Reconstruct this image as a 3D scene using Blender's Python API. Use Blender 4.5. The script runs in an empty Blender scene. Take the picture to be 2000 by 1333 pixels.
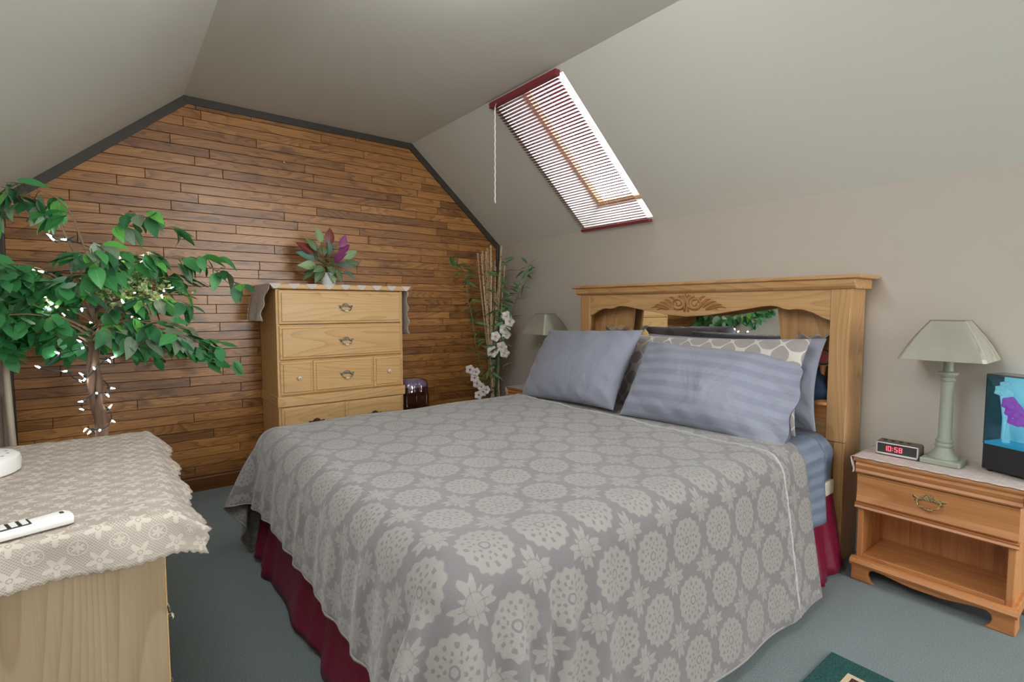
import bpy, bmesh, math, random
import numpy as np
from mathutils import Vector, Matrix, noise
random.seed(7)
SC = bpy.context.scene
COL = SC.collection
PI = math.pi

# ------------------------------------------------------------ camera, world, lights, exposure
CAM = Vector((3.8, 0.0, 1.178))
cd = bpy.data.cameras.new('camera'); cam = bpy.data.objects.new('camera', cd); COL.objects.link(cam)
cd.sensor_width = 36.0; cd.lens = 36.0*1011.9/2000.0; cd.clip_start = 0.02
yaw, pit = math.radians(37.94), math.radians(3.80)
fw = Vector((-math.cos(yaw)*math.cos(pit), math.sin(yaw)*math.cos(pit), -math.sin(pit)))
cam.location = CAM; cam.rotation_euler = fw.to_track_quat('-Z', 'Y').to_euler()
SC.camera = cam
w = bpy.data.worlds.new('overcast_sky'); SC.world = w; w.use_nodes = True
w.node_tree.nodes['Background'].inputs[0].default_value = (0.86, 0.95, 1.0, 1)
w.node_tree.nodes['Background'].inputs[1].default_value = 4.5

def area(name, loc, aim, sx, sy, power, color=(1, 1, 1)):
    l = bpy.data.lights.new(name, 'AREA'); l.shape = 'RECTANGLE'; l.size = sx; l.size_y = sy
    l.energy = power; l.color = color
    o = bpy.data.objects.new(name, l); COL.objects.link(o); o.location = loc
    o.rotation_euler = (Vector(aim)-Vector(loc)).to_track_quat('-Z', 'Y').to_euler()
    return o
# area lights at invented, unseen openings, added to brighten the room
area('added_rear_window_light', (9.42, 2.10, 1.30), (0, .9, 1.15), 1.1, 1.0, 54, (1.0, 0.98, 0.95))
area('added_rear_skylight_light', (6.10, 2.36, 2.085), (6.10, 1.711, 1.325), 1.9, 1.0, 55, (0.97, 0.99, 1.0))
area('added_left_skylight_light', (2.85, -.010, 2.098), (2.75, .64, 1.50), 0.85, 0.85, 5, (0.99, 0.99, 1.0))
SC.view_settings.view_transform = 'Standard'; SC.view_settings.look = 'None'
SC.view_settings.gamma = 1.0; SC.view_settings.use_curve_mapping = False
SC.view_settings.exposure = 0.78

# ------------------------------------------------------------ node helpers
class S:
    """a socket with arithmetic"""
    def __init__(s, nt, k): s.nt, s.k = nt, k
    def op(s, o, *a):
        n = s.nt.nodes.new('ShaderNodeMath'); n.operation = o
        for i, v in enumerate((s,)+a):
            if isinstance(v, S): s.nt.links.new(v.k, n.inputs[i])
            else: n.inputs[i].default_value = v
        return S(s.nt, n.outputs[0])
    def __add__(s, b): return s.op('ADD', b)
    __radd__ = __add__
    def __sub__(s, b): return s.op('SUBTRACT', b)
    def __rsub__(s, b): return (s*-1.0)+b
    def __mul__(s, b): return s.op('MULTIPLY', b)
    __rmul__ = __mul__
    def __truediv__(s, b): return s.op('DIVIDE', b)
    def sin(s): return s.op('SINE')
    def cos(s): return s.op('COSINE')
    def abs(s): return s.op('ABSOLUTE')
    def fract(s): return s.op('FRACT')
    def sqrt(s): return s.op('SQRT')
    def pow(s, b): return s.op('POWER', b)
    def max(s, b): return s.op('MAXIMUM', b)
    def min(s, b): return s.op('MINIMUM', b)
    def atan2(s, b): return s.op('ARCTAN2', b)
    def step(s, a, b):      # smooth 0..1 between a and b (a may exceed b)
        n = s.nt.nodes.new('ShaderNodeMapRange'); n.interpolation_type = 'SMOOTHSTEP'
        n.inputs[1].default_value = a; n.inputs[2].default_value = b
        if a > b:
            n.inputs[1].default_value = b; n.inputs[2].default_value = a
            n.inputs[3].default_value = 1; n.inputs[4].default_value = 0
        s.nt.links.new(s.k, n.inputs[0]); return S(s.nt, n.outputs[0])

class Mat:
    def __init__(s, name, color=(.8, .8, .8), rough=.5, **kw):
        s.m = bpy.data.materials.new(name); s.m.use_nodes = True; s.nt = s.m.node_tree
        s.b = s.nt.nodes['Principled BSDF']; s.out = s.nt.nodes['Material Output']
        s.set('Base Color', color if len(color) == 4 else (*color, 1)); s.set('Roughness', rough)
        for k, v in kw.items(): s.set(k.replace('_', ' '), v)
    def set(s, k, v):
        i = s.b.inputs[k]
        if isinstance(v, S): s.nt.links.new(v.k, i)
        else: i.default_value = v
    def new(s, t): return s.nt.nodes.new(t)
    def link(s, a, b): s.nt.links.new(a.k if isinstance(a, S) else a, b)
    def coord(s, kind='Object'): return S(s.nt, s.new('ShaderNodeTexCoord').outputs[kind])
    def rand(s): return S(s.nt, s.new('ShaderNodeObjectInfo').outputs['Random'])
    def map(s, v, scale=(1, 1, 1), loc=(0, 0, 0), rot=(0, 0, 0)):
        n = s.new('ShaderNodeMapping'); n.inputs['Scale'].default_value = scale
        n.inputs['Location'].default_value = loc; n.inputs['Rotation'].default_value = rot
        s.link(v, n.inputs[0]); return S(s.nt, n.outputs[0])
    def shift(s, v, r, amt):       # move a vector by r*amt
        n = s.new('ShaderNodeVectorMath'); n.operation = 'MULTIPLY_ADD'
        c = s.new('ShaderNodeCombineXYZ')
        for i in range(3): s.link(r, c.inputs[i])
        s.link(c.outputs[0], n.inputs[0]); n.inputs[1].default_value = amt; s.link(v, n.inputs[2])
        return S(s.nt, n.outputs[0])
    def noise(s, v, scale, detail=3, rough=.5, dist=0):
        n = s.new('ShaderNodeTexNoise'); s.link(v, n.inputs['Vector'])
        n.inputs['Scale'].default_value = scale; n.inputs['Detail'].default_value = detail
        n.inputs['Roughness'].default_value = rough; n.inputs['Distortion'].default_value = dist
        return S(s.nt, n.outputs[0])
    def xyz(s, v):
        n = s.new('ShaderNodeSeparateXYZ'); s.link(v, n.inputs[0]); return [S(s.nt, o) for o in n.outputs]
    def ramp(s, f, *stops):
        n = s.new('ShaderNodeValToRGB'); s.link(f, n.inputs[0]); e = n.color_ramp.elements
        while len(e) < len(stops): e.new(0.5)
        for el, (p, c) in zip(e, stops): el.position = p; el.color = (*c, 1)
        return S(s.nt, n.outputs[0])
    def mix(s, f, a, b, mode='MIX'):
        n = s.new('ShaderNodeMix'); n.data_type = 'RGBA'; n.blend_type = mode
        for v, i in ((f, 0), (a, 6), (b, 7)):
            if isinstance(v, S): s.link(v, n.inputs[i])
            elif isinstance(v, (tuple, list)): n.inputs[i].default_value = (*v, 1)
            else: n.inputs[i].default_value = v
        return S(s.nt, n.outputs[2])
    def bump(s, h, strength=.3, dist=.01):
        n = s.new('ShaderNodeBump'); n.inputs['Strength'].default_value = strength
        n.inputs['Distance'].default_value = dist; s.link(h, n.inputs['Height'])
        s.link(n.outputs[0], s.b.inputs['Normal']); return s
    def alpha(s, a): s.set('Alpha', a); return s

def wood(name, light, mid, dark, axis, rings=9.0, width=7.0, rough=.42, random_tone=.25, fine=.5, stain=0.0, coat=.0, ringw=.30):
    """oak-like grain running along AXIS"""
    M = Mat(name, mid, rough)
    r = M.rand(); v = M.shift(M.coord('Object'), r, (17.3, 11.7, 23.1))
    sc = [width]*3; sc[axis] = width*.12
    n = M.noise(M.map(v, sc), 1.0, 1.6, .45, .15)
    fr = (n*rings).fract(); ring = fr.pow(2.5)*fr.step(1.0, .93)     # earlywood to latewood along contour lines: cathedral figure
    fs = [170.0]*3; fs[axis] = 5.0
    fib = M.noise(M.map(v, fs), 1.0, 3, .65)
    fs = [48.0]*3; fs[axis] = 1.4
    fib2 = M.noise(M.map(v, fs), 1.0, 2, .6)
    big = M.noise(M.map(v, [2.2 if i != axis else .7 for i in range(3)]), 1.0, 2, .5)
    f = ring*ringw+(fib-.5)*fine+(fib2-.5)*fine*.8+big*.5+(r-.5)*random_tone+.12
    c = M.ramp(f, (.15, light), (.48, mid), (.95, dark))
    if stain:
        st = M.noise(M.map(v, [9.0 if i != axis else 3.5 for i in range(3)]), 1.0, 3, .6).step(.55, .75)
        c = M.mix(st*stain, c, (dark[0]*.6, dark[1]*.7, dark[2]*.9))
    M.set('Base Color', c); M.set('Coat Weight', coat); M.set('Coat Roughness', .25)
    M.bump(ring*.3+fib, .10, .002)
    return M.m

# ------------------------------------------------------------ mesh helpers
class MB:
    def __init__(s): s.v = []; s.f = []; s.uv = None
    def add(s, vs, fs):
        o = len(s.v); s.v += [tuple(p) for p in vs]; s.f += [tuple(i+o for i in f) for f in fs]; return s
    def box(s, x0, y0, z0, x1, y1, z1):
        return s.add([(x, y, z) for z in (z0, z1) for y in (y0, y1) for x in (x0, x1)],
                     [(0, 2, 3, 1), (4, 5, 7, 6), (0, 1, 5, 4), (2, 6, 7, 3), (0, 4, 6, 2), (1, 3, 7, 5)])
    def prism(s, poly, ax, a, b):
        """poly: 2D points in the two other axes (in xyz order), extruded along axis ax from a to b"""
        n = len(poly); vs = []
        for t in (a, b):
            for p, q in poly:
                c = [p, q]; c.insert(ax, t); vs.append(c)
        area2 = sum(poly[i][0]*poly[(i+1) % n][1]-poly[(i+1) % n][0]*poly[i][1] for i in range(n))
        fl = (area2 > 0) != (ax == 1)
        if b < a: fl = not fl
        top = tuple(range(n, 2*n)); bot = tuple(reversed(range(n)))
        side = [(i, (i+1) % n, n+(i+1) % n, n+i) for i in range(n)]
        fs = [top, bot]+side
        if not fl: fs = [tuple(reversed(f)) for f in fs]
        return s.add(vs, fs)
    def lathe(s, prof, cx, cy, n=24, sq=None, fn=None):
        """prof: (radius, z) from bottom to top; closed by end caps"""
        vs = []; fs = []
        for k, (r, z) in enumerate(prof):
            for i in range(n):
                a = 2*PI*i/n; rr = r if fn is None else r*fn(k, a)
                vs.append((cx+rr*math.cos(a), cy+rr*math.sin(a), z))
        for k in range(len(prof)-1):
            for i in range(n):
                j = (i+1) % n; fs.append((k*n+i, k*n+j, (k+1)*n+j, (k+1)*n+i))
        fs.append(tuple(reversed(range(n)))); fs.append(tuple(range((len(prof)-1)*n, len(prof)*n)))
        return s.add(vs, fs)
    def shell(s, prof, cx, cy, n=24, fn=None):
        """open lathe"""
        vs = []; fs = []
        for k, (r, z) in enumerate(prof):
            for i in range(n):
                a = 2*PI*i/n; rr, dz = (r, 0) if fn is None else fn(k, a, r)
                vs.append((cx+rr*math.cos(a), cy+rr*math.sin(a), z+dz))
        for k in range(len(prof)-1):
            for i in range(n):
                j = (i+1) % n; fs.append((k*n+i, k*n+j, (k+1)*n+j, (k+1)*n+i))
        return s.add(vs, fs)
    def tube(s, path, rad, n=8, cap=True):
        path = [Vector(p) for p in path]; vs = []; fs = []; m = len(path)
        up = Vector((0.13, 0.31, 0.94))
        for k, p in enumerate(path):
            t = (path[min(k+1, m-1)]-path[max(k-1, 0)]).normalized()
            if abs(t.dot(up)) > .97: up = Vector((1, .1, 0))
            a = t.cross(up).normalized(); b = a.cross(t).normalized(); up = b
            r = rad[k] if isinstance(rad, (list, tuple)) else rad
            for i in range(n):
                q = 2*PI*i/n; vs.append(p+a*(r*math.cos(q))+b*(r*math.sin(q)))
        for k in range(m-1):
            for i in range(n):
                j = (i+1) % n; fs.append((k*n+i, (k+1)*n+i, (k+1)*n+j, k*n+j))
        if cap: fs.append(tuple(range(n))); fs.append(tuple(reversed(range((m-1)*n, m*n))))
        return s.add(vs, fs)
    def grid(s, P, close=False):
        """P[i][j] points"""
        n, m = len(P), len(P[0]); vs = [p for row in P for p in row]; fs = []
        for i in range(n-1):
            for j in range(m-1): fs.append((i*m+j, (i+1)*m+j, (i+1)*m+j+1, i*m+j+1))
        return s.add(vs, fs)
    def ball(s, c, r, n=12, m=8, sc=(1, 1, 1)):
        prof = [(math.sin(PI*k/m), -math.cos(PI*k/m)) for k in range(m+1)]
        vs = []; fs = []
        for (rr, z) in prof:
            for i in range(n):
                a = 2*PI*i/n
                vs.append((c[0]+r*sc[0]*max(rr, .02)*math.cos(a), c[1]+r*sc[1]*max(rr, .02)*math.sin(a), c[2]+r*sc[2]*z))
        for k in range(m):
            for i in range(n):
                j = (i+1) % n; fs.append((k*n+i, k*n+j, (k+1)*n+j, (k+1)*n+i))
        fs.append(tuple(reversed(range(n)))); fs.append(tuple(range(m*n, (m+1)*n)))
        return s.add(vs, fs)
    def xf(s, mat):
        s.v = [tuple(mat @ Vector(p)) for p in s.v]; return s
    def mesh(s, name, mat, smooth=False, uvs=None):
        me = bpy.data.meshes.new(name); me.from_pydata(s.v, [], s.f); me.update()
        if mat: me.materials.append(mat.m if isinstance(mat, Mat) else mat)
        if smooth:
            me.polygons.foreach_set('use_smooth', [True]*len(me.polygons))
        if uvs is not None:
            ul = me.uv_layers.new(name='UVMap')
            li = np.empty(len(me.loops), dtype=np.int32); me.loops.foreach_get('vertex_index', li)
            ul.data.foreach_set('uv', np.asarray(uvs, dtype=np.float32)[li].ravel())
        return me
    def build(s, name, mat, parent=None, smooth=False, bev=0, uvs=None, thick=0, sub=0, auto=False):
        me = s.mesh(name, mat, smooth, uvs)
        o = bpy.data.objects.new(name, me); COL.objects.link(o)
        if parent:
            o.parent = parent; d = root_loc(parent)
            if d.length: me.transform(Matrix.Translation(-d))
        if thick:
            md = o.modifiers.new('thickness', 'SOLIDIFY'); md.thickness = thick; md.offset = 0
        if bev:
            md = o.modifiers.new('bevel', 'BEVEL'); md.width = bev; md.segments = 2; md.limit_method = 'ANGLE'
            md.angle_limit = math.radians(40)
        if sub:
            md = o.modifiers.new('smooth', 'SUBSURF'); md.levels = sub; md.render_levels = sub
        if auto and hasattr(me, 'set_sharp_from_angle'):
            me.polygons.foreach_set('use_smooth', [True]*len(me.polygons)); me.set_sharp_from_angle(angle=math.radians(35))
        return o

def root_loc(o):
    d = Vector((0, 0, 0))
    while o is not None: d += o.location; o = o.parent
    return d
def tag(o, label, cat, group=None):
    o['label'] = label; o['category'] = cat
    if group: o['group'] = group
    return o
def thing(name, label, cat, loc=(0, 0, 0), group=None):
    o = bpy.data.objects.new(name, None); COL.objects.link(o); o.location = loc; o.empty_display_size = .05
    return tag(o, label, cat, group)
def struct(o): o['kind'] = 'structure'; return o
def copy_tree(o, parent=None):
    c = o.copy(); COL.objects.link(c); c.parent = parent
    for ch in o.children: copy_tree(ch, c)
    return c
def fbm(p, s=1.0): return noise.fractal(Vector(p)*s, 1.0, 2.0, 3)
def smooth01(t): t = max(0, min(1, t)); return t*t*(3-2*t)

# ------------------------------------------------------------ materials
M_wall = Mat('wall_paint', (.56, .525, .475), .75)
_v = M_wall.coord(); M_wall.bump(M_wall.noise(_v, 120, 3), .06, .003)
M_wall.set('Base Color', M_wall.mix(M_wall.noise(_v, 1.3, 3), (.52, .472, .415), (.55, .50, .44)))
M_ceil = Mat('ceiling_paint', (.715, .705, .65), .7)
_v = M_ceil.coord(); M_ceil.bump(M_ceil.noise(_v, 90, 3), .05, .003)
M_shaft = Mat('shaft_trim_paint', (.55, .54, .51), .6)
M_dark = Mat('dark_stained_trim', (.045, .036, .028), .45)
_v = M_dark.coord(); M_dark.bump(M_dark.noise(_v, 40, 3), .15, .004)
M_groove = Mat('dark_groove', (.025, .012, .006), .8)
M_plank = wood('stained_oak_plank', (.50, .235, .070), (.34, .145, .040), (.14, .056, .019), 1, rings=16, width=11, rough=.36, ringw=.5, fine=.6, random_tone=.45, stain=.75, coat=.25)
M_baseb = wood('stained_baseboard', (.20, .075, .018), (.13, .045, .011), (.06, .02, .006), 1, rings=6, width=9, rough=.35)
M_carpet = Mat('teal_carpet', (.10, .17, .17), .95, Sheen_Weight=.3)
_v = M_carpet.coord(); _n = M_carpet.noise(_v, 260, 3, .7); _n2 = M_carpet.noise(_v, 3.0, 3)
M_carpet.set('Base Color', M_carpet.mix(_n.step(.35, .7), (.075, .118, .122), M_carpet.mix(_n2, (.185, .235, .245), (.215, .26, .265))))
M_carpet.bump(_n, .8, .006)
OAK = dict(light=(.74, .49, .235), mid=(.64, .385, .155), dark=(.42, .205, .06))
M_oak_y = wood('golden_oak_along_y', axis=1, rings=26, width=4.0, ringw=.30, fine=.40, random_tone=.12, **OAK)
M_oak_x = wood('golden_oak_along_x', axis=0, rings=26, width=4.0, ringw=.30, fine=.40, random_tone=.12, **OAK)
M_oak_z = wood('golden_oak_upright', axis=2, rings=26, width=4.0, ringw=.30, fine=.40, random_tone=.12, **OAK)
OAKH = dict(light=(.64, .39, .185), mid=(.535, .30, .125), dark=(.36, .165, .05))
M_hb_x = wood('headboard_oak_along_x', axis=0, rings=26, width=4.0, ringw=.34, fine=.42, random_tone=.12, **OAKH)
M_hb_z = wood('headboard_oak_upright', axis=2, rings=26, width=4.0, ringw=.34, fine=.42, random_tone=.12, **OAKH)
OAKP = dict(light=(.36, .275, .175), mid=(.30, .22, .13), dark=(.18, .118, .06))
M_pale_z = wood('pale_oak_upright', axis=2, rings=30, width=3.4, ringw=.30, fine=.34, **OAKP)
M_pale_x = wood('pale_oak_along_x', axis=0, rings=9, width=5.5, fine=.35, **OAKP)
HON = dict(light=(.66, .31, .115), mid=(.53, .215, .072), dark=(.29, .10, .030))
M_hon_x = wood('honey_oak_along_x', axis=0, rings=5, width=7, fine=.6, coat=.2, random_tone=.1, **HON)
M_hon_z = wood('honey_oak_upright', axis=2, rings=5, width=7, fine=.6, coat=.2, random_tone=.1, **HON)
def cast_metal(name, c, rough):
    M = Mat(name, c, rough, Metallic=1.0); v = M.coord(); n = M.noise(v, 260, 3, .6)
    M.set('Base Color', M.mix(n.step(.38, .6), tuple(x*.28 for x in c), c)); M.bump(n, .8, .004); return M
M_brass = cast_metal('aged_brass', (.62, .48, .24), .34); M_pewter = cast_metal('antique_pewter', (.46, .42, .33), .38); M_bronze = cast_metal('dark_bronze', (.20, .10, .06), .36)
M_ivory = Mat('ivory_porcelain', (.80, .74, .60), .25)
M_mirror = Mat('mirror_silver', (.90, .92, .91), .015, Metallic=1.0)
M_white = Mat('white_plastic', (.78, .77, .74), .4)
M_black = Mat('black_plastic', (.018, .018, .02), .4)

def glass(name, tint=(1, 1, 1), gloss=.08, rough=.02):
    M = Mat(name, (.8, .8, .8)); t = M.new('ShaderNodeBsdfTransparent'); t.inputs[0].default_value = (*tint, 1)
    g = M.new('ShaderNodeBsdfGlossy'); g.inputs['Roughness'].default_value = rough
    x = M.new('ShaderNodeMixShader'); x.inputs[0].default_value = gloss
    M.nt.links.new(t.outputs[0], x.inputs[1]); M.nt.links.new(g.outputs[0], x.inputs[2])
    M.nt.links.new(x.outputs[0], M.out.inputs[0]); return M
M_glass = glass('clear_pane')
def emit(name, col, st):
    M = Mat(name, col, .5); M.set('Emission Color', (*col, 1)); M.set('Emission Strength', st); return M

def lace(name, col, net=.006, motif=.10, density=.5, band=None, border=None):
    """openwork lace: net, flower motifs and bands; UV in metres"""
    M = Mat(name, col, .85)
    u, v, _ = M.xyz(M.coord('UV'))
    a = (((u+v)/net)*PI).sin().abs(); b = (((u-v)/net)*PI).sin().abs()
    netm = a.min(b).step(.42, .25)
    p = ((u/motif).fract()-.5)*2.0; q = (((v/motif)).fract()-.5)*2.0
    th = q.atan2(p); rr = (p*p+q*q).sqrt()
    fl = (rr-(.50+.22*(th*5.0).cos())).step(.04, -.04)
    hole = (rr-.13).abs().step(.05, .0)+((th*5.0).cos().abs().step(.15, .02))*rr.step(.35, .5)
    p2 = ((u/motif+.5).fract()-.5)*2.0; q2 = ((v/motif+.5).fract()-.5)*2.0
    r2 = (p2*p2+q2*q2).sqrt(); th2 = q2.atan2(p2)
    fl2 = (r2-(.28+.10*(th2*6.0).cos())).step(.04, -.04)
    ringl = (r2-.47).abs().step(.07, .03)
    solid = (fl-hole*.8).max(fl2).max(ringl*.9)
    if band:
        bb = ((u/band).fract()-.5).abs().step(.45, .475); solid = solid.max(bb*.85)
    if border: density = u.step(border-.004, border+.004)*.16+density
    al = solid.max(netm).max(density)
    M.alpha(al.min(1.0)); M.bump(solid, .25, .003)
    tr = M.new('ShaderNodeBsdfTranslucent'); tr.inputs[0].default_value = (*col, 1)
    return M

# ------------------------------------------------------------ room shell
WY, LY, FX = 2.80, -0.437, 9.50        # headboard wall, left wall, rear wall
KZ, CZ = 1.731, 2.4605                  # knee wall height, flat ceiling height
FL, FR = 0.418, 1.946                   # folds of the ceiling
T = .12
struct(MB().box(-T, LY-T, -.1, FX+T, WY+T, 0).build('floor', M_carpet))
wb = struct(MB().prism([(LY-T, 0), (WY+T, 0), (WY+T, KZ), (FR, CZ+.05), (FL, CZ+.05), (LY-T, KZ)], 0, -T, -.001).build('wall_back', M_groove))
struct(MB().box(-T, WY, 0, FX+T, WY+T, KZ).build('wall_right', M_wall))
struct(MB().box(-T, LY-T, 0, FX+T, LY, KZ).build('wall_left', M_wall))
struct(MB().box(-T, FL-.06, CZ, FX+T, FR+.06, CZ+T).build('ceiling', M_ceil))
sl_n = Vector((0, WY-FR, CZ-KZ)).normalized(); sl_d = Vector((0, WY-FR, KZ-CZ)).normalized()
sl_n = Vector((0, -sl_d.z, sl_d.y))     # outward normal of the slope with the skylight
SL = math.hypot(WY-FR, CZ-KZ)
def sp(x, s, h=0.0):                     # point on that slope: s along it from the fold, h outwards
    return Vector((x, FR, CZ))+sl_d*s+sl_n*h
OX0, OX1, OS0, OS1, SH = 1.10, 1.712, .035, 1.095, .26
QX0, QX1 = 5.10, 7.10            # unseen opening behind the camera, added to let light in
RX0_, RX1_ = 2.37, 3.33           # unseen opening in the left slope, added for more even light
def flip(p): return Vector((p.x, FL+FR-p.y, p.z))
BOXF = [(0, 1, 3, 2), (4, 6, 7, 5), (0, 4, 5, 1), (2, 3, 7, 6), (0, 2, 6, 4), (1, 5, 7, 3)]
def slope(name, mirrored, holes):
    b = MB(); cuts = []; x = -T
    for h0_, h1_ in holes: cuts += [(x, h0_, 0, SL+.06), (h0_, h1_, 0, OS0), (h0_, h1_, OS1, SL+.06)]; x = h1_
    for x0, x1, s0, s1 in cuts+[(x, FX+T, 0, SL+.06)]:
        vs = [sp(x_, s_, h) for h in (0, SH+.02) for s_ in (s0, s1) for x_ in (x0, x1)]
        b.add([flip(v) for v in vs] if mirrored else vs, [tuple(reversed(f)) for f in BOXF] if mirrored else BOXF)
    return struct(b.build(name, M_ceil))
slope('ceiling_slope_right', False, [(OX0, OX1), (QX0, QX1)]); slope('ceiling_slope_left', True, [(RX0_, RX1_)])
# rear wall, behind the camera
b = MB(); WZ0, WZ1, WY0, WY1 = .75, 1.85, 1.50, 2.70
for y0, z0, y1, z1 in ((LY, 0, WY, WZ0), (LY, WZ1, WY, CZ+.05), (LY, WZ0, WY0, WZ1), (WY1, WZ0, WY, WZ1)): b.box(FX, y0, z0, FX+T, y1, z1)
struct(b.build('wall_front', M_wall))
wf = bpy.data.objects.new('added_window_3', None); COL.objects.link(wf); wf.location = (FX, 2.10, WZ0); struct(wf)  # invented rear window, out of view, added as a light source
for y0, z0, y1, z1 in ((WY0, WZ0, WY1, WZ0+.05), (WY0, WZ1-.05, WY1, WZ1), (WY0, WZ0, WY0+.05, WZ1), (WY1-.05, WZ0, WY1, WZ1)): MB().box(FX-.01, y0, z0, FX+.04, y1, z1).build('window_frame', M_shaft, wf)
MB().box(FX+.012, WY0+.05, WZ0+.05, FX+.016, WY1-.05, WZ1-.05).build('pane', M_glass, wf)

# planks of the gable wall, one object each
def clip(poly, a, b, c):                 # keep a*y+b*z <= c
    out = []
    for i in range(len(poly)):
        p, q = poly[i], poly[(i+1) % len(poly)]
        dp, dq = a*p[0]+b*p[1]-c, a*q[0]+b*q[1]-c
        if dp <= 0: out.append(p)
        if dp*dq < 0:
            t = dp/(dp-dq); out.append((p[0]+(q[0]-p[0])*t, p[1]+(q[1]-p[1])*t))
    return out
rg = random.Random(21); ROW = .0572; z = .105
while z < CZ:
    y = LY-rg.uniform(0, .6)
    while y < WY:
        L = rg.choice((.32, .45, .6, .7, .8, .95, 1.15))*rg.uniform(.9, 1.1)
        g = .0011
        p = [(max(y+g, LY), z+g), (min(y+L-g, WY), z+g), (min(y+L-g, WY), z+ROW-g), (max(y+g, LY), z+ROW-g)]
        y += L
        if p[1][0]-p[0][0] < .03: continue
        k = (CZ-KZ)/(WY-FR)
        p = clip(p, k, 1, k*WY+KZ); p = clip(p, -k, 1, -k*LY+KZ); p = clip(p, 0, 1, CZ)
        if len(p) < 3: continue
        cy = sum(q[0] for q in p)/len(p); cz = sum(q[1] for q in p)/len(p); th = .010+rg.uniform(-.001, .0012); c = .0016
        n = len(p); vs = [(0, a, bb) for a, bb in p]+[(th-c, a, bb) for a, bb in p]
        vs += [(th, a-math.copysign(min(c, abs(a-cy)*.5), a-cy), bb-math.copysign(min(c, abs(bb-cz)*.5), bb-cz)) for a, bb in p]
        fs = [tuple(range(2*n, 3*n))]
        for kx in range(2):
            for i in range(n): j = (i+1) % n; fs.append((kx*n+i, kx*n+j, (kx+1)*n+j, (kx+1)*n+i))
        MB().add(vs, fs).build('plank', M_plank, wb)
    z += ROW
# dark trim along the top of the gable and in its corners, oak baseboard
TW = .045
struct(MB().prism([(LY, KZ), (LY+.04, KZ-.03), (FL+.02, CZ-TW), (FL, CZ)], 0, .0, .022).build('trim_1', M_dark))
struct(MB().prism([(FL, CZ), (FL+.02, CZ-TW), (FR-.02, CZ-TW), (FR, CZ)], 0, .0, .024).build('trim_2', M_dark))
struct(MB().prism([(FR, CZ), (FR-.02, CZ-TW), (WY-.035, KZ-.03), (WY, KZ)], 0, .0, .022).build('trim_3', M_dark))
struct(MB().box(0, WY-.03, .1, .03, WY, KZ).build('trim_4', M_dark, bev=.006))
struct(MB().box(0, LY, .1, .03, LY+.03, KZ).build('trim_5', M_dark, bev=.006))
struct(MB().prism([(0, 0), (.020, 0), (.020, .080), (.014, .088), (.014, .100), (.008, .108), (0, .108)], 1, LY, WY).build('baseboard_back', M_baseb))

# ------------------------------------------------------------ skylight and blind
def obox(mb, x0, x1, s0, s1, h0, h1, mir=False):
    vs = [sp(x, s, h) for h in (h0, h1) for s in (s0, s1) for x in (x0, x1)]
    return mb.add([flip(v) for v in vs] if mir else vs, [tuple(reversed(f)) for f in BOXF] if mir else BOXF)
M_pine = wood('pine_sash', (.62, .40, .20), (.52, .31, .14), (.36, .19, .07), 1)
def skylight(name, OX0, OX1, mir=False):
    wn = bpy.data.objects.new(name, None); COL.objects.link(wn); c = sp((OX0+OX1)/2, OS1, 0); wn.location = flip(c) if mir else c; struct(wn)
    e = .004; sw = .034; h0, h1 = SH-.035, SH+.01
    for q in ((OX0, OX0+e, OS0, OS1), (OX1-e, OX1, OS0, OS1), (OX0, OX1, OS0, OS0+e), (OX0, OX1, OS1-e, OS1)): obox(MB(), *q, 0, SH, mir).build('shaft_lining', M_shaft, wn)
    for q in ((OX0+e, OX0+sw, OS0+e, OS1-e), (OX1-sw, OX1-e, OS0+e, OS1-e), (OX0+sw, OX1-sw, OS0+e, OS0+sw), (OX0+sw, OX1-sw, OS1-sw, OS1-e)): obox(MB(), *q, h0, h1, mir).build('sash_bar', M_pine, wn)
    obox(MB(), OX0+sw, OX1-sw, OS0+sw, OS1-sw, SH-.02, SH-.014, mir).build('pane', M_glass, wn)
skylight('window_1', OX0, OX1); skylight('added_window_2', QX0, QX1); skylight('added_window_4', RX0_, RX1_, True)  # first one is seen; the other two are unseen skylights added for light
M_red = Mat('burgundy_metal', (.24, .030, .040), .35)
M_slat = Mat('burgundy_slat', (.27, .055, .075), .4)
M_cord = Mat('cord', (.72, .70, .68), .7)
bl = thing('venetian_blind', 'burgundy venetian blind with metal slats hung across the sloping skylight', 'blind', sp((1.09+1.70)/2, 0.03, -.03))
BX0, BX1 = 1.092, 1.690
def rail(s, hh, ww, name):
    m = MB(); c = sp(0, s, -.022)
    m.box(BX0-.004, c.y-ww/2, c.z-hh/2, BX1+.008, c.y+ww/2, c.z+hh/2)
    return m.build(name, M_red, bl, bev=.004)
rail(.022, .034, .036, 'head_rail'); rail(1.098, .016, .034, 'bottom_rail')
NS = 50; tilt = math.radians(1); sm = None
for i in range(NS):
    s = .055+i*(1.075-.055)/(NS-1)
    if sm is None:
        m = MB(); P = []
        for k in range(5):
            t = (k/4-.5); wv = t*.025; zz = .0022*(1-4*t*t)
            y_, z_ = wv*math.cos(tilt)-zz*math.sin(tilt), wv*math.sin(tilt)+zz*math.cos(tilt)
            P.append([(BX0, y_, z_), (BX1-.012, y_, z_)])
        m.grid(P); sm = m.mesh('slat', M_slat, True)
    o = bpy.data.objects.new('slat', sm); COL.objects.link(o); o.parent = bl
    c = sp(0, s, -.022)-bl.location; o.location = (-bl.location.x, c.y, c.z)
    md = o.modifiers.new('thickness', 'SOLIDIFY'); md.thickness = .0006
for x in (BX0+.10, (BX0+BX1)/2+.06, BX1-.14):
    for d in (-.013, .013):
        a, c = sp(x, .03, -.022), sp(x, 1.09, -.022); a.y += d; c.y += d
        MB().tube([a, c], .0009, 5).build('cord', M_cord, bl)
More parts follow.
